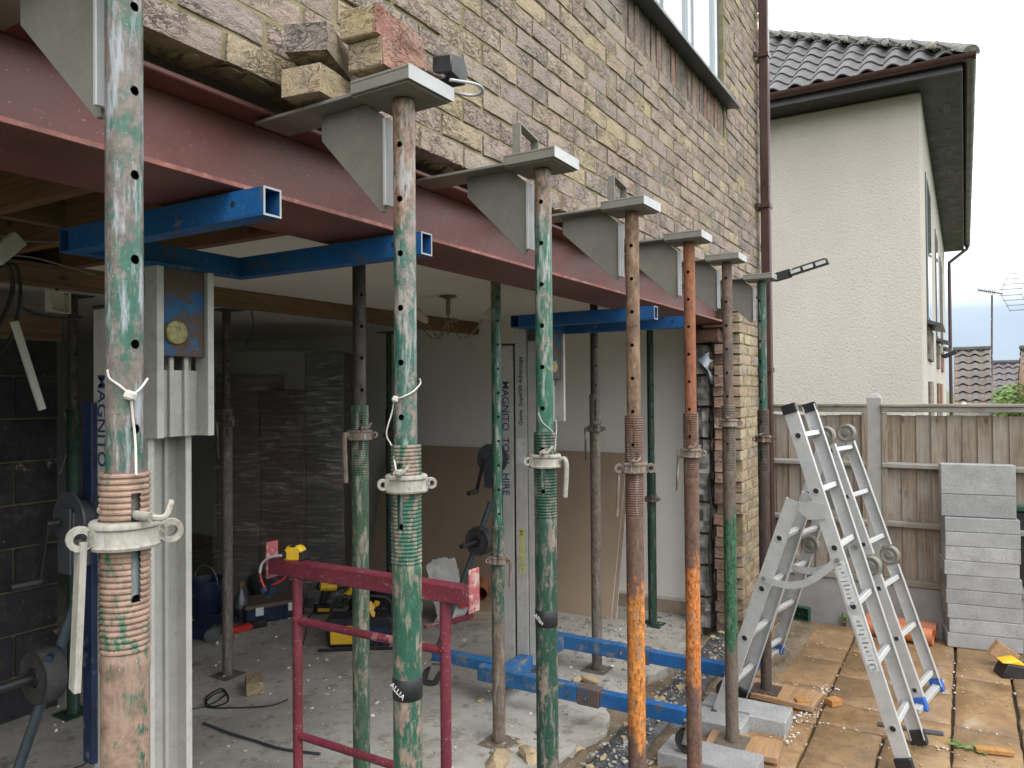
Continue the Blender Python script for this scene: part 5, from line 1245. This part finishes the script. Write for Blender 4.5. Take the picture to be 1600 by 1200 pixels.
# offcuts, leaf, strips on the paving
for i, (x, y, s, rz, lab) in enumerate(((1253, 1107, (.05,.07,.055), .5, 'small orange timber cube on the paving left of the ladder'), (1303, 1101, (.055,.075,.035), .9, 'small pale orange offcut on the paving joint'), (1553, 1176, (.045,.16,.02), .25, 'thin orange offcut on the paving near the right corner'), (1124, 1017, (.06,.13,.022), .3, 'flat orange offcut beside the foot of the brick pier'))):
    tag(MB().box(-s[0]/2,s[0]/2,-s[1]/2,s[1]/2,0,s[2]).build('timber_offcut', M['offcut'], None, at(x, y, Z=ZP+.004 if i < 3 else -1.71), (0,0,rz), bevel=.002), lab, 'timber offcut')
p = at(1512, 1168, Z=ZP+.003); t = thing('weed', 'torn green leaf lying on the paving near the thin offcut', 'leaf', tuple(p)); mb = MB(); rr = random.Random(5)
for k in range(16):
    a = rr.uniform(0, 6.3); c_ = Vector((rr.uniform(-.03,.03), rr.uniform(-.07,.07), rr.uniform(.002,.015))); l = rr.uniform(.015,.035); dx, dy = math.cos(a)*l, math.sin(a)*l
    mb.add([c_+Vector((-dx,-dy,0)), c_+Vector((-dy*.4,dx*.4,.004)), c_+Vector((dx,dy,.003)), c_+Vector((dy*.4,-dx*.4,0))], [(0,1,2,3)])
gl_ = plain('leaf green', (.10,.19,.035), .5, 0, .35, 40); mb.build('leaf', gl_, t, smooth=0, recalc=False)
for x, y, n_, s_, lab in ((1302, 965, 60, .045, 'little green weed at the foot of the gravel board'), (1320, 972, 70, .05, 'second green weed nearer the orange pipes')):
    p = at(x, y, Z=ZP); bush('weed', lab, 'weed', tuple(p), (.05,.06,.035), n_, .016, (.14,.22,.05), x)
o = MB().box(-.022,.022,-.15,.15,0,.004).build('metal_strip', M['dark_grey'], None, at(1422, 1139, Z=ZP+.006), (0,0,.12)); tag(o, 'dark flat strip lying on the paving under the ladder', 'strip')
# ------------------------------------------------------------------ threshold: footing, membrane, rubble
ft = thing('footing_wall', 'low stub of red brick footing with a slate grey membrane along the old wall line', 'footing', (0, 0, 0))
fm = [MB().add(*brickmesh(k+120, .215, rough=.004)).mesh('brick', M['brick_red'], 60) for k in range(4)]
x = .6; k = 0
while x < 5.3: put('brick', fm[k % 4], ft, (x, WY+rnd.uniform(-.006, .004), -1.712), (0, 0, rnd.uniform(-.02, .02))); x += .226; k += 1
mb = MB(); rr = random.Random(12); nx = 140; ny = 6
for i in range(nx+1):
    for j in range(ny+1):
        x = .5+4.85*i/nx; y = 1.30+.19*j/ny+.012*math.sin(x*4); e = (j in (0, ny))
        mb.v.append(Vector((x, y, -1.672+.006*math.sin(x*9+j)+.004*math.sin(x*31+j*2)+(-.014 if e else 0)+rr.uniform(-.002, .002))))
mb.f = [(i*(ny+1)+j, (i+1)*(ny+1)+j, (i+1)*(ny+1)+j+1, i*(ny+1)+j+1) for i in range(nx) for j in range(ny)]
mb.build('damp_membrane', M['dpc'], ft)
def zfloor(y): return ZF+.001 if y > 1.68 else (-1.735 if y > 1.50 else (-1.665 if y > 1.32 else -1.752))
# small rubble as one mass each
def scatter(n, seed, fy, r0, r1, name, mat, zone):
    mb = MB(); rr = random.Random(seed)
    for k in range(n):
        x, y = zone(rr); r = r0*(r1/r0)**(rr.random()**2.2); mb.blob((x, y, zfloor(y)+r*.25), (r*rr.uniform(.7, 1.5), r*rr.uniform(.7, 1.5), r*rr.uniform(.4, .8)), k+seed, .85, 1)
    return stuff(mb.build(name, mat, smooth=25))
scatter(2300, 31, 0, .0025, .013, 'rubble', M['stonegrey'], lambda rr: (rr.uniform(1.2, 5.4), 1.25+abs(rr.gauss(0, .28))))
scatter(260, 32, 0, .004, .022, 'stone_rubble', M['stone'], lambda rr: (rr.uniform(2.4, 5.4), 1.25+abs(rr.gauss(0, .25))))
scatter(1100, 33, 0, .002, .011, 'plaster_debris', M['gypsum'], lambda rr: (rr.uniform(1.0, 5.4), rr.uniform(1.6, 5.2)))
scatter(420, 34, 0, .003, .016, 'grit', M['stonegrey'], lambda rr: (rr.uniform(4.2, 5.5), rr.uniform(1.7, 2.6)))
scatter(150, 36, 0, .003, .009, 'white_pebbles', M['gypsum'], lambda rr: (lambda a: (3.9+a*.9+rr.gauss(0, .05), .80-.08*a+rr.gauss(0, .035)))(rr.random()))
mb = MB(); rr = random.Random(40)
for k in range(420):
    yj = rr.choice([.3, .84, 1.3, -.1, -.6]); x = rr.uniform(3.4, 6.0); y = rr.uniform(-1.4, 1.3)
    r = rr.uniform(.002, .008); mb.blob((x, y, ZP+r*.3), (r, r, r*.6), k, .5, 1)
stuff(mb.build('paving_grit', M['stone']))
mb = MB(); rr = random.Random(41)
for k in range(230):
    (y0, y1), cuts = bands[rr.randrange(len(bands))]
    if rr.random() < .45: y = rr.choice([y0, y1])+rr.gauss(0, .006); x = rr.uniform(cuts[-1], cuts[0])
    else: x = rr.choice(cuts)+rr.gauss(0, .006); y = rr.uniform(y0, y1)
    if x > 6.1 or rr.random() < .3 and y > 1: continue
    r = rr.uniform(.0025, .0075); mb.blob((x, y, ZP-.002+r*.3), (r*1.3, r, r*.6), k, .8, 1)
stuff(mb.build('joint_debris', plain('joint chips', (.5,.45,.38), .9)))
stones = [(782,1200,.05,0),(828,1192,.042,0),(795,1182,.022,0),(905,1166,.03,0),(935,1170,.028,0),(812,1168,.018,0),(750,1101,.022,0),(905,1072,.032,0),(927,1074,.045,0),(948,1070,.02,1),(1012,1072,.02,1),(1060,1020,.03,0),(1052,1030,.028,0),(1075,1036,.03,1),(770,1183,.02,1),(775,1160,.018,1),(890,1180,.026,1),(1015,1060,.022,0),(960,990,.022,1),(840,1150,.018,1),(870,1188,.024,0),(1002,1085,.022,0),(1090,1012,.028,1),(1066,1003,.022,0),(918,1160,.016,1)]
places = ['at the bottom edge right of the worn green inner prop', 'at the bottom edge left of the taped dark green prop', 'small, just below the foot of the worn green prop', 'by the bottom edge right of the taped prop', 'by the membrane edge, nearest the orange rusted prop', 'tiny, right of the worn green prop foot', 'flat, alone on clean floor left of the worn green prop', 'left one of three between the blue lift legs', 'largest between the blue lift legs', 'pale, right end of the row between the blue lift legs', 'beside the membrane between the two orange props', 'near the far blue leg end', 'in front of the far blue leg end', 'by the far caster of the lift', 'dark, left of the bottom edge stones', 'dark, touching the worn green prop foot', 'by the bottom edge before the membrane', 'thin, beyond the orange rusted prop', 'under the leaning plasterboards', 'small, left of the taped prop foot', 'at the bottom right of the taped prop', 'low, just in front of the near lift leg tip', 'at the foot of the brick pier', 'by the cut jamb of the pier', 'dull, midway between the taped and orange props']
for i, (x, y, r, m_) in enumerate(stones):
    p = at(x, y, Z=-1.70); o = MB().blob((0,0,r*.45), (r*1.1, r*.85, r*.6), i+300, .8, 2).build('rubble_stone', M['stonegrey' if m_ else 'stone'], None, (p.x, p.y, zfloor(p.y)-.004), (0,0,i), smooth=22)
    tag(o, ('grey' if m_ else 'yellowish')+' broken lump '+places[i], 'stone', 'broken stones on the floor')

# ------------------------------------------------------------------ maroon trestle
TX = 1.89; ta, tb = 2.14, 1.28; zt = -.583-ZF
t = thing('trestle', 'maroon steel builders trestle standing across the opening with a tape measure on it', 'trestle', (TX, 0, ZF))
MB().box(-.025, .025, tb, ta, zt-.055, zt).build('top_bar', M['maroon'], t, bevel=.004)
for y in (ta, tb):
    s = 1 if y == ta else -1
    MB().box(-.026, .026, y-.004+s*.007, y+.004+s*.007, zt-.075, zt+.055).build('end_stop', M['pink_end'], t, bevel=.002)
ya, yb = ta-.12, tb+.10
for y in (ya, yb):
    lg = MB().cyl((0,y,.16),(0,y,zt-.055), .0172, n=16).build('upright', M['maroon'], t, smooth=40)
    MB().torus((-.019,y,zt-.20), .006, .003, 'X', 12, 6).build('locking_eye', M['maroon'], lg)
    MB().tube([(-.34,y,.0),(-.05,y,.20),(0,y,.22)], .015, 12).build('foot', M['maroon'], t); MB().tube([(.34,y,.0),(.05,y,.20),(0,y,.22)], .015, 12).build('foot', M['maroon'], t)
for z in (zt-.21, zt-.61): MB().cyl((0,yb+.012,z),(0,ya-.012,z), .0135, n=14).build('cross_rail', M['maroon'], t, smooth=40)
MB().tube([(-.05,ya,.20),(-.16,(ya*2+yb)/3,.10),(-.2,(ya+yb)/2,.06)], .012, 10).build('brace', M['maroon'], t)
p = at(461, 866, X=TX); 
t = thing('tape_measure', 'yellow and black tape measure sitting on the end of the maroon trestle', 'tape measure', (TX, p.y, -.582), R(20))
MB().prism([(-.036,0),(.036,0),(.036,.03),(.022,.052),(-.022,.052),(-.036,.036)], lambda x, z: (-.0205, x, z), lambda x, z: (.0205, x, z)).build('case', M['yellow'], t, bevel=.005)
MB().box(-.022,.022,-.039,-.022,.001,.034).box(-.022,.022,.020,.039,.004,.036).box(-.0222,.0222,-.012,.012,.046,.0545).build('grip', M['black'], t, bevel=.004)
# safety glasses hanging from the end of the trestle
p = at(421, 880, X=TX); t = thing('safety_glasses', 'safety glasses with red arms hooked on the left end of the maroon trestle', 'glasses', (TX-.01, p.y+.005, -.585))
Q = lambda x, y: at(x, y, X=TX-.03)-Vector(t.location)
MB().tube(bez([Q(440,868),Q(424,870),Q(410,880),Q(406,895)], 8), .0045, 8).build('arm_clear', M['glasslens'], t)
MB().tube(bez([Q(406,893),Q(408,905),Q(413,918)], 6), .0038, 8).tube(bez([Q(425,914),Q(435,910),Q(446,902)], 6), .0038, 8).build('arm', M['red'], t)
MB().tube(bez([Q(411,918),Q(416,928),Q(424,926),Q(427,914)], 6), [.004]+[.012]*17+[.004], 8).build('lenses', M['navy'], t)

# ------------------------------------------------------------------ things on the floor inside
def onf(x, y, Z=ZF): return at(x, y, Z=Z)
# perforated brick
p = onf(398, 1079); t = thing('perforated_brick', 'yellow perforated half brick lying on the dusty floor', 'brick', tuple(p), R(-38))
MB().box(-.05,.05,-.085,.085,0,.072).build('body', M['brick_body'], t, bevel=.006)
for k in (-1, 0, 1): MB().lathe([(.001,0),(.017,0),(.019,.0015)], 14, (-.0503, k*.045-.01, .03), Matrix(((0,0,-1),(1,0,0),(0,1.3,0)))).build('hole', M['black_rub'], t)
# long board on the floor at the left
a = onf(-40, 1150); b = onf(100, 1064); o = MB().beam((0,0,.06), (b-a)+Vector((0,0,.06)), .04, .12).build('floor_board', M['pale_timber'], None, tuple(a), bevel=.003); tag(o, 'pale timber board lying on edge along the foot of the black block wall', 'timber board')
a = onf(-40, 1090); b = onf(95, 1030); o = MB().beam((0,0,.045), (b-a)+Vector((0,0,.045)), .16, .03).build('floor_board', M['timber_x'], None, tuple(a+Vector((0,.12,.06))), bevel=.003); tag(o, 'dark board lying flat on top of the pale board by the block wall', 'timber board')
# tool bag
def tb_(name, lab, cat, x, y, rz): p = onf(x, y); return thing(name, lab, cat, tuple(p), rz)
t = tb_('tool_bag', 'open black tool bag with a yellow front panel behind the green prop', 'tool bag', 565, 1004, R(-55))
bag = MB().prism([(-.21,0),(.21,0),(.23,.19),(-.23,.19)], lambda x, z: (x, -.11, z), lambda x, z: (x*.98, .11, z)); bag.build('body', M['bagcloth'], t, bevel=.02)
MB().box(-.19,.02,-.1225,-.1135,.03,.15).build('front_panel', M['yellow'], t, bevel=.004); MB().box(.05,.19,-.126,-.114,.03,.14).build('pocket', M['navy'], t, bevel=.004)
MB().box(-.26,.24,-.17,-.13,0,.012).build('flap', M['bagcloth'], t, bevel=.004)
MB().tube(bez([(-.20,0,.18),(-.16,0,.30),(.16,0,.30),(.20,0,.18)], 8), .011, 8).build('handle', M['black'], t)
rr = random.Random(9)
for k in range(7): MB().obox((rr.uniform(-.17,.17), rr.uniform(-.07,.07), .20+rr.uniform(0,.03)), (rr.uniform(.03,.05), rr.uniform(.03,.05), .12), (rr.uniform(-.5,.5), rr.uniform(-.5,.5), rr.uniform(0,3))).build('hand_tool', M[rr.choice(['yellow', 'black', 'red', 'navy'])], t, bevel=.006)
def drill(lab, x, y, rz, dz=0, tilt=0):
    p = onf(x, y); t = thing('cordless_drill', lab, 'power tool', (p.x, p.y, ZF+dz), rz, 'yellow cordless tools'); t.rotation_euler = (tilt, R(8), rz)
    MB().cyl((-.07,0,.20),(.06,0,.20), .034, .030, 18).build('motor_body', M['yellow'], t, bevel=.003); MB().cyl((.06,0,.20),(.12,0,.20), .024, .016, 14).cyl((.12,0,.20),(.17,0,.20), .005, n=8).build('chuck', M['black'], t); MB().cyl((-.085,0,.20),(-.07,0,.20), .030, n=16).build('rear_cap', M['black'], t)
    MB().beam((-.02,0,.175),(-.035,0,.07), .034, .045, (1,0,0)).build('grip', M['black'], t, bevel=.008); MB().box(-.085,.035,-.037,.037,.0,.065).build('battery', M['black'], t, bevel=.006); MB().box(-.07,.02,-.039,.039,.02,.045).build('battery_stripe', M['yellow'], t)
drill('yellow and black cordless drill on the floor left of the tool bag', 508, 958, R(-30))
drill('yellow cordless drill lying among cables just behind the trestle rail', 535, 948, R(60), .02, R(20))
drill('yellow cordless driver standing nearest the moss green prop', 548, 968, R(200))
t = tb_('rucksack', 'dark navy rucksack slumped beside the tool bag', 'bag', 610, 988, R(15)); MB().blob((0,0,.17),(.20,.16,.19), 8, .35, 3, flat=-.17).build('body', M['bagcloth'], t); MB().blob((-.07,-.14,.12),(.10,.05,.09), 9, .2, 2).build('pocket', M['navy'], t); MB().tube(bez([(-.12,-.12,.30),(-.10,-.20,.18),(-.05,-.16,.03)], 7), .008, 8).tube(bez([(.05,-.14,.32),(.1,-.20,.18),(.08,-.16,.02)], 7), .004, 6).build('strap', M['string'], t)
# tool cases and bags further back
t = tb_('tool_case', 'flat black tool case with grey latches and a dusty lid on the floor', 'tool case', 421, 962, R(-25))
MB().box(-.22,.22,-.16,.16,.0,.10).build('body', M['navy'], t, bevel=.012); MB().box(-.22,.22,-.16,.16,.102,.135).build('lid', plain('dusty brown lid', (.13,.10,.075), .8), t, bevel=.01)
for x in (-.12, .12): MB().box(x-.03,x+.03,-.172,-.161,.06,.12).build('latch', M['label'], t, bevel=.003)
t = tb_('holdall', 'black cloth holdall behind the hanging safety glasses', 'bag', 440, 938, R(10)); MB().blob((0,0,.16),(.26,.18,.2), 15, .4, 3, flat=-.16).build('body', M['bagcloth'], t); MB().tube(bez([(-.15,-.1,.25),(-.05,-.16,.33),(.08,-.15,.33),(.16,-.1,.24)], 7), .012, 8).build('handle', M['bagcloth'], t)
t = tb_('refuse_sack', 'black plastic sack at the back behind the lift mast', 'sack', 392, 925, 0); MB().blob((0,0,.22),(.24,.22,.26), 21, .5, 3, flat=-.22).build('sack', plain('glossy black sack', (.012,.02,.03), .25, 0, .3, 8, .6, 20, .01), t)
t = tb_('bucket', 'dark blue bucket between the pale mast and the dark rear prop', 'bucket', 322, 962, 0)
MB().lathe([(.10,0),(.135,.27),(.142,.27),(.142,.28),(.13,.28),(.10,.02),(.001,.02)], 26).build('body', M['navy'], t); MB().torus((0,0,.25), .135, .004, 'X', 20, 6, None, 0, PI).build('handle', M['galv'], t)
t = tb_('step_crate', 'dark plastic step crate on the floor beside the pale mast', 'crate', 328, 990, R(20)); MB().box(-.16,.16,-.12,.12,.05,.09).box(-.14,-.10,-.10,.10,0,.05).box(.10,.14,-.10,.10,0,.05).build('crate', M['navy'], t, bevel=.006)
t = tb_('glass_jar', 'clear jar lying on its side by the step crate', 'jar', 334, 1000, R(40))
MB().lathe([(.001,0),(.045,.002),(.05,.02),(.05,.12),(.03,.15),(.03,.17),(.027,.17)], 22, (-.08,0,.05), Matrix(((0,0,1),(1,0,0),(0,1,0)))).build('jar', plain('smoky plastic', (.10,.105,.11), .12), t)
t = tb_('bottle', 'clear bottle with dark liquid and a cork beside the rear prop', 'bottle', 377, 972, 0)
MB().lathe([(.001,0),(.05,.0),(.052,.02),(.052,.17),(.02,.23),(.018,.27),(.001,.27)], 22).build('glass', plain('dim bottle glass', (.07,.08,.09), .08), t); MB().cyl((0,0,.27),(0,0,.30), .021, n=14).build('stopper', M['timber_x'], t); MB().lathe([(.0528,.02),(.0528,.11)], 22).build('label', M['black'], t)
t = tb_('hand_tool', 'red and black tool lying on the floor near the bottle', 'tool', 384, 985, R(-18)); MB().box(-.14,.04,-.03,.03,.0,.045).build('red_body', M['red'], t, bevel=.006); MB().box(.04,.15,-.028,.028,.004,.042).build('grip', M['black'], t, bevel=.006)
t = tb_('metal_bracket', 'pale metal angle with a yellow clip leaning behind the rear prop', 'bracket', 332, 950, R(-30)); MB().box(-.14,.14,-.004,.004,.02,.14).build('plate', M['label'], t, bevel=.002); MB().box(.02,.08,-.01,.01,.13,.18).build('clip', M['yellow'], t, bevel=.003)
# cement bag with a red mark
t = tb_('plaster_bag', 'crumpled white plaster bag with a red round mark behind the trestle', 'sack', 704, 968, R(-15))
bgm = MB(); rr = random.Random(6); nx, nz = 10, 14
for s in (-1, 1):
    for j in range(nz+1):
        for i in range(nx+1):
            u, v = i/nx-.5, j/nz; e = 1-(2*abs(u))**3; w = .30*(1-.25*max(0, v-.7)); th = .085*e*(1-.8*max(0, v-.6)/.4)
            bgm.v.append(Vector((u*w+.02*math.sin(v*5), s*th+.10*v+rr.uniform(-.012, .012)-.02*math.sin(v*9), .44*v*(.95 if abs(u) > .3 else 1)+rr.uniform(-.008,.008))))
N_ = (nx+1)*(nz+1)
for s in (0, 1): bgm.f += [(s*N_+j*(nx+1)+i, s*N_+j*(nx+1)+i+1, s*N_+(j+1)*(nx+1)+i+1, s*N_+(j+1)*(nx+1)+i) for j in range(nz) for i in range(nx)]
bgm.build('bag', plain('white paper sack', (.50,.49,.48), .6, 0, .2, 9, .4, 25, .01), t)
MB().lathe([(.001,0),(.075,0),(.075,-.003)], 24, (.055,-.105,.17), Matrix(((1,0,0),(0,0,1),(0,1,0)))).build('red_mark', plain('red print', (.62,.08,.05), .6, 0, .25, 12), t)
lettering('15', .09, M['textblack'], t, (-.075,-.125,.20), Matrix(((1,0,0),(0,0,-1),(0,1,0))))
MB().box(-.15,.15,-.125,-.118,.015,.05).build('red_band', plain('dark red print', (.26,.04,.07), .6), t)
t = tb_('pipe_length', 'short orange pipe lying on the timber block by the boards', 'pipe', 752, 942, 0); MB().lathe([(.055,-.16),(.055,.16),(.05,.16),(.05,-.16)], 24, (0,0,.115), Matrix(((.5,0,.866),(-.866,0,.5),(0,1,0)))).build('pipe', M['terracotta'], t)
o = MB().box(-.08,.08,-.22,.22,0,.06).build('timber_block', M['pale_timber'], None, onf(752, 955), (0,0,R(-60)), bevel=.003); tag(o, 'pale timber block on the floor under the short orange pipe', 'timber block')
o = MB().cyl((0,0,.012),(.12,-.03,.012), .012, n=10).build('red_rod', M['pink_end'], None, onf(664, 982)); tag(o, 'short pinkish rod on the floor behind the second prop', 'rod')
# cables
def cable(lab, pts, r=.004, mat='cable', Z=ZF): tag(MB().tube(bez([onf(x, y, Z+r) for x, y in pts], 6), r, 6).build('cable', M[mat], smooth=60), lab, 'cable', 'cables on the floor')
cable('dark cable coiled in two loops on the floor by the pale mast', [(300,1108),(330,1100),(352,1085),(345,1076),(322,1090),(330,1104),(356,1096),(350,1080),(330,1088),(322,1104),(360,1106),(420,1103),(450,1093)], .0045)
cable('thin dark cable curving behind the trestle leg', [(505,945),(482,965),(478,990),(472,1010),(462,1030)], .004)
cable('blue grey hose running along the bottom of the floor', [(318,1130),(360,1146),(400,1158),(440,1170),(500,1178)], .007, 'dark_grey')
cable('pale curled string lying in the rubble near the lift leg', [(1022,1090),(1030,1096),(1036,1103),(1030,1096),(1026,1087),(1034,1100)], .004, 'string')
cable('dark lead beside the pale mast foot on the floor', [(150,1180),(130,1195),(110,1202)], .004)
# plasterboards leaning on the side wall
def board(lab, y0, y1, dx, h=1.2, m='board'):
    t = thing('plasterboard', lab, 'plasterboard', (0, 0, 0), 0, 'plasterboards leaning on the side wall')
    xb, xt = 5.20-dx, 5.515-dx*.35
    v = [(xb, y0, ZF), (xb, y1, ZF), (xt, y1, ZF+h), (xt, y0, ZF+h)]
    MB().add([(x-.006, y, z) for x, y, z in v]+[(x+.006, y, z+.002) for x, y, z in v], [(0,1,2,3),(7,6,5,4),(0,4,5,1),(1,5,6,2),(2,6,7,3),(3,7,4,0)]).build('sheet', M[m], t, smooth=0)
    MB().add([(x-.0055, y0-.0008, z) for x, y, z in (v[0], v[3])]+[(x+.0055, y0-.0008, z) for x, y, z in (v[3], v[0])], [(0,1,2,3)]).build('cut_edge', M['gypsum'], t, smooth=0)
    return t
board('brown plasterboard sheet in front of the leaning pair', 2.26, 4.66, .035); board('plasterboard sheet just behind the front one, edge showing', 2.235, 4.64, 0)
# chandelier
p = at(700, 462, Z=.619); t = thing('ceiling_lamp', 'tarnished three arm ceiling lamp with frosted glass shades', 'ceiling lamp', (p.x, p.y, .62))
k_ = p.dot(CF)/F
MB().lathe([(.001,0),(.055,0),(.058,-.008),(.03,-.018),(.014,-.022),(.014,-.12),(.001,-.12)], 22).build('rose', M['brass'], t); MB().box(-.012,.07,-.03,.03,-.165,-.145).cyl((0,0,-.10),(0,0,-.25), .006, n=8).build('stem', M['brass'], t)
R_ = CR; 
for i, (dx, dy, dz) in enumerate(((-.20, .05, -.09), (.22, -.02, -.10), (-.13, -.10, -.13))):
    e = Vector((R_.x*dx, R_.y*dx, dz)); 
    am = MB().tube(bez([(0,0,-.14),(e.x*.35, e.y*.35, -.27),(e.x*.7, e.y*.7, -.235),(e.x, e.y, dz-.05)], 8), .0045, 8).build('arm', M['brass'], t)
    dr = Vector((e.x, e.y, .12)).normalized(); M3 = Matrix((dr.orthogonal().normalized(), dr.cross(dr.orthogonal().normalized()), dr)).transposed()
    MB().lathe([(.012,0),(.022,.02),(.036,.07),(.034,.10),(.030,.10),(.030,.07)], 20, (e.x, e.y, dz-.04), M3).build('shade', M['frosted'], am)
# wrapped pallet of furniture
p = onf(458, 932); t = thing('wrapped_furniture', 'tall stack of furniture wrapped in clear plastic film in the dark room', 'wrapped stack', (p.x, p.y, ZF), R(30.96))
MB().box(-.35,.35,-.50,-.20,0,2.02).build('tall_unit', plain('dark cabinet', (.022,.02,.021), .5), t, bevel=.01); MB().box(-.35,.33,-.195,.16,0,1.72).build('brown_chest', wood('dark red wood', (.06,.032,.025), axis=2, knots=False), t, bevel=.006)
MB().box(-.35,.35,.165,.50,0,1.85).build('pale_unit', plain('dim cabinet', (.07,.055,.045), .6), t, bevel=.01)
for k in range(3): MB().box(-.372,-.352,-.17,.14,.25+k*.45,.62+k*.45).build('drawer', wood('drawer wood', (.075,.036,.028), axis=1, knots=False), t, bevel=.004)
g = G('stretch film'); st = g.noise(1, 5, .65, g.stretch((4, 4, 26)), 1.2); g.bump(st, .8, .02)
tr = g.n('ShaderNodeBsdfTransparent'); gs = g.n('ShaderNodeBsdfGlossy'); gs.inputs['Roughness'].default_value = .22; g.l(g.bumpn, gs.inputs['Normal']); df = g.n('ShaderNodeBsdfDiffuse'); df.inputs[0].default_value = (.30,.27,.25,1); g.l(g.bumpn, df.inputs['Normal'])
m1_ = g.n('ShaderNodeMixShader'); m1_.inputs[0].default_value = .5; g.l(gs.outputs[0], m1_.inputs[1]); g.l(df.outputs[0], m1_.inputs[2]); m2_ = g.n('ShaderNodeMixShader'); g.l(g.math('MULTIPLY', g.ramp(st, [(.44, .2), (.55, .38), (.68, .9)]), g.ramp(g.noise(2.3, 3, .5), [(.42, .6), (.6, 1)])), m2_.inputs[0]); g.l(tr.outputs[0], m2_.inputs[1]); g.l(m1_.outputs[0], m2_.inputs[2]); g.l(m2_.outputs[0], g.o.inputs[0])
fm_ = MB(); nz_ = 40; prof = [(-.375,-.515),(-.385,-.2),(-.38,.16),(-.37,.52),(.0,.53),(.37,.52),(.375,0),(.37,-.515),(0,-.53)]
rr = random.Random(3)
for j in range(nz_+1):
    for x, y in prof: fm_.v.append(Vector((x+rr.uniform(-.006,.006), y+rr.uniform(-.006,.006), .02+2.0*j/nz_)))
n_ = len(prof); fm_.f = [(j*n_+i, j*n_+(i+1) % n_, (j+1)*n_+(i+1) % n_, (j+1)*n_+i) for j in range(nz_) for i in range(n_)]
fm_.build('plastic_film', g.m, t, smooth=60)
# ------------------------------------------------------------------ services hanging at the left
p = at(88, 472, Y=4.0); t = thing('socket_box', 'pale electrical back box hanging on its cables at the upper left', 'electrical box', tuple(p), R(20))
sb_ = MB().box(-.062,.062,.0,.012,-.055,.055); 
for s in (-1, 1): sb_.box(s*.062-.004,s*.062+.004,-.03,.0,-.055,.055).box(-.058,.058,-.03,0,s*.052-.003,s*.052+.003)
for x in (-.05,-.02,.02,.05):
    for s in (-1, 1): sb_.box(x-.006,x+.006,-.034,-.03,s*.05-.005,s*.05+.005)
sb_.build('box', M['white_paint'], t, bevel=.001); MB().tube(bez([(0,0,.05),(.02,0,.16),(.05,.05,.26),(.04,.1,.36)], 7), .008, 8).build('conduit', M['cable'], t)
def hang(lab, pts, r, mat, Y): tag(MB().tube(bez([at(x, y, Y=Y) for x, y in pts], 7), r, 7).build('hanging_cable', M[mat], smooth=60), lab, 'cable', 'cables hanging at the left')
hang('thick dark cable looping under the joists at the far left', [(-10,395),(14,420),(20,450),(8,490),(-10,520)], .009, 'cable', 3.2)
hang('second dark cable loop hanging beside the far left edge', [(-10,420),(24,415),(32,460),(20,520),(-5,560)], .007, 'cable', 3.25)
hang('dark cable sagging across to the hanging socket box', [(36,482),(60,492),(95,497),(130,496)], .006, 'cable', 3.6)
hang('thin grey cable running under the joists to the left', [(0,398),(50,402),(100,415),(150,430)], .004, 'greycable', 3.4)
hang('grey wires drooping below the pale conduit end', [(0,368),(40,376),(100,378),(110,374)], .003, 'greycable', 2.6)
hang('thin dark wire hanging from the header timber beside the rear prop', [(392,482),(396,505),(393,520),(385,540)], .004, 'cable', 3.8)
hang('pale loop of cable against the black block wall', [(70,545),(64,570),(70,600),(86,640),(74,648),(62,632)], .003, 'greycable', 4.5)
hang('grey cable dropping down the end of the block wall', [(100,645),(107,680),(100,720),(92,740)], .006, 'greycable', 4.5)
hang('thin dark wire behind the near lift hanging by the mast', [(330,618),(340,650),(338,690),(330,705)], .004, 'cable', 5.4)
a, b = at(22, 502, Y=3.0), at(66, 640, Y=3.0); o = MB().beam((0,0,0), b-a, .025, .016, (0,1,0)).build('conduit_strip', M['white_paint'], None, tuple(a), bevel=.002); tag(o, 'white plastic trunking strip hanging loose in front of the block wall', 'trunking')
a, b = at(-10, 405, Y=2.5), at(30, 372, Y=2.5); o = MB().beam((0,0,0), b-a, .05, .03, (0,1,0)).build('trunking', M['white_paint'], None, tuple(a), bevel=.003); tag(o, 'pale broken trunking hanging below the joists at the left edge', 'trunking')
p = at(2, 571, Y=4.6); t = thing('wall_socket', 'round white socket plate fixed on the black block wall', 'socket', tuple(p)); MB().lathe([(.001,-.012),(.035,-.012),(.045,-.004),(.045,0)], 24, (0,-.02,0), Matrix(((1,0,0),(0,0,1),(0,1,0)))).build('plate', M['white_paint'], t); MB().cyl((-.012,-.034,0),(-.012,-.031,0), .003, n=8).cyl((.012,-.034,0),(.012,-.031,0), .003, n=8).build('holes', M['black'], t)
# torn silver cavity membrane and white trunking at the cut jamb
t = thing('cavity_membrane', 'torn silver cavity membrane hanging from the cut edge of the brick pier', 'membrane', (0, 0, 0)); Pm = lambda x, y, X=5.30: at(x, y, X=X)
pts = [(1092,563),(1100,570),(1104,590),(1116,606),(1119,611),(1117,592),(1112,572),(1116,560),(1108,550)]
mb = MB(); rr = random.Random(1); v = [Pm(x, y)+Vector((rr.uniform(-.03,.02),0,0)) for x, y in pts]; c_ = sum(v, Vector())/len(v)+Vector((-.04,0,0)); mb.add(v+[c_], [(i, (i+1) % len(v), len(v)) for i in range(len(v))]); mb.build('sheet', M['film'], t, smooth=60)
hang2 = lambda lab, pts, r, mat, X: tag(MB().tube(bez([at(x, y, X=X) for x, y in pts], 7), r, 7).build('hanging_cable', M[mat], smooth=60), lab, 'cable')
hang2('black cable hanging down the cavity of the cut pier', [(1113,600),(1116,640),(1112,680),(1114,720),(1108,760),(1112,800),(1108,860),(1112,920)], .008, 'cable', 5.28)
a = at(1100, 717, X=5.32); o = MB().box(-.01,.01,-.04,.04,-.10,.10).build('white_trunking', M['white_paint'], None, tuple(a)); tag(o, 'short white plastic strip left on the cut edge of the pier', 'trunking')
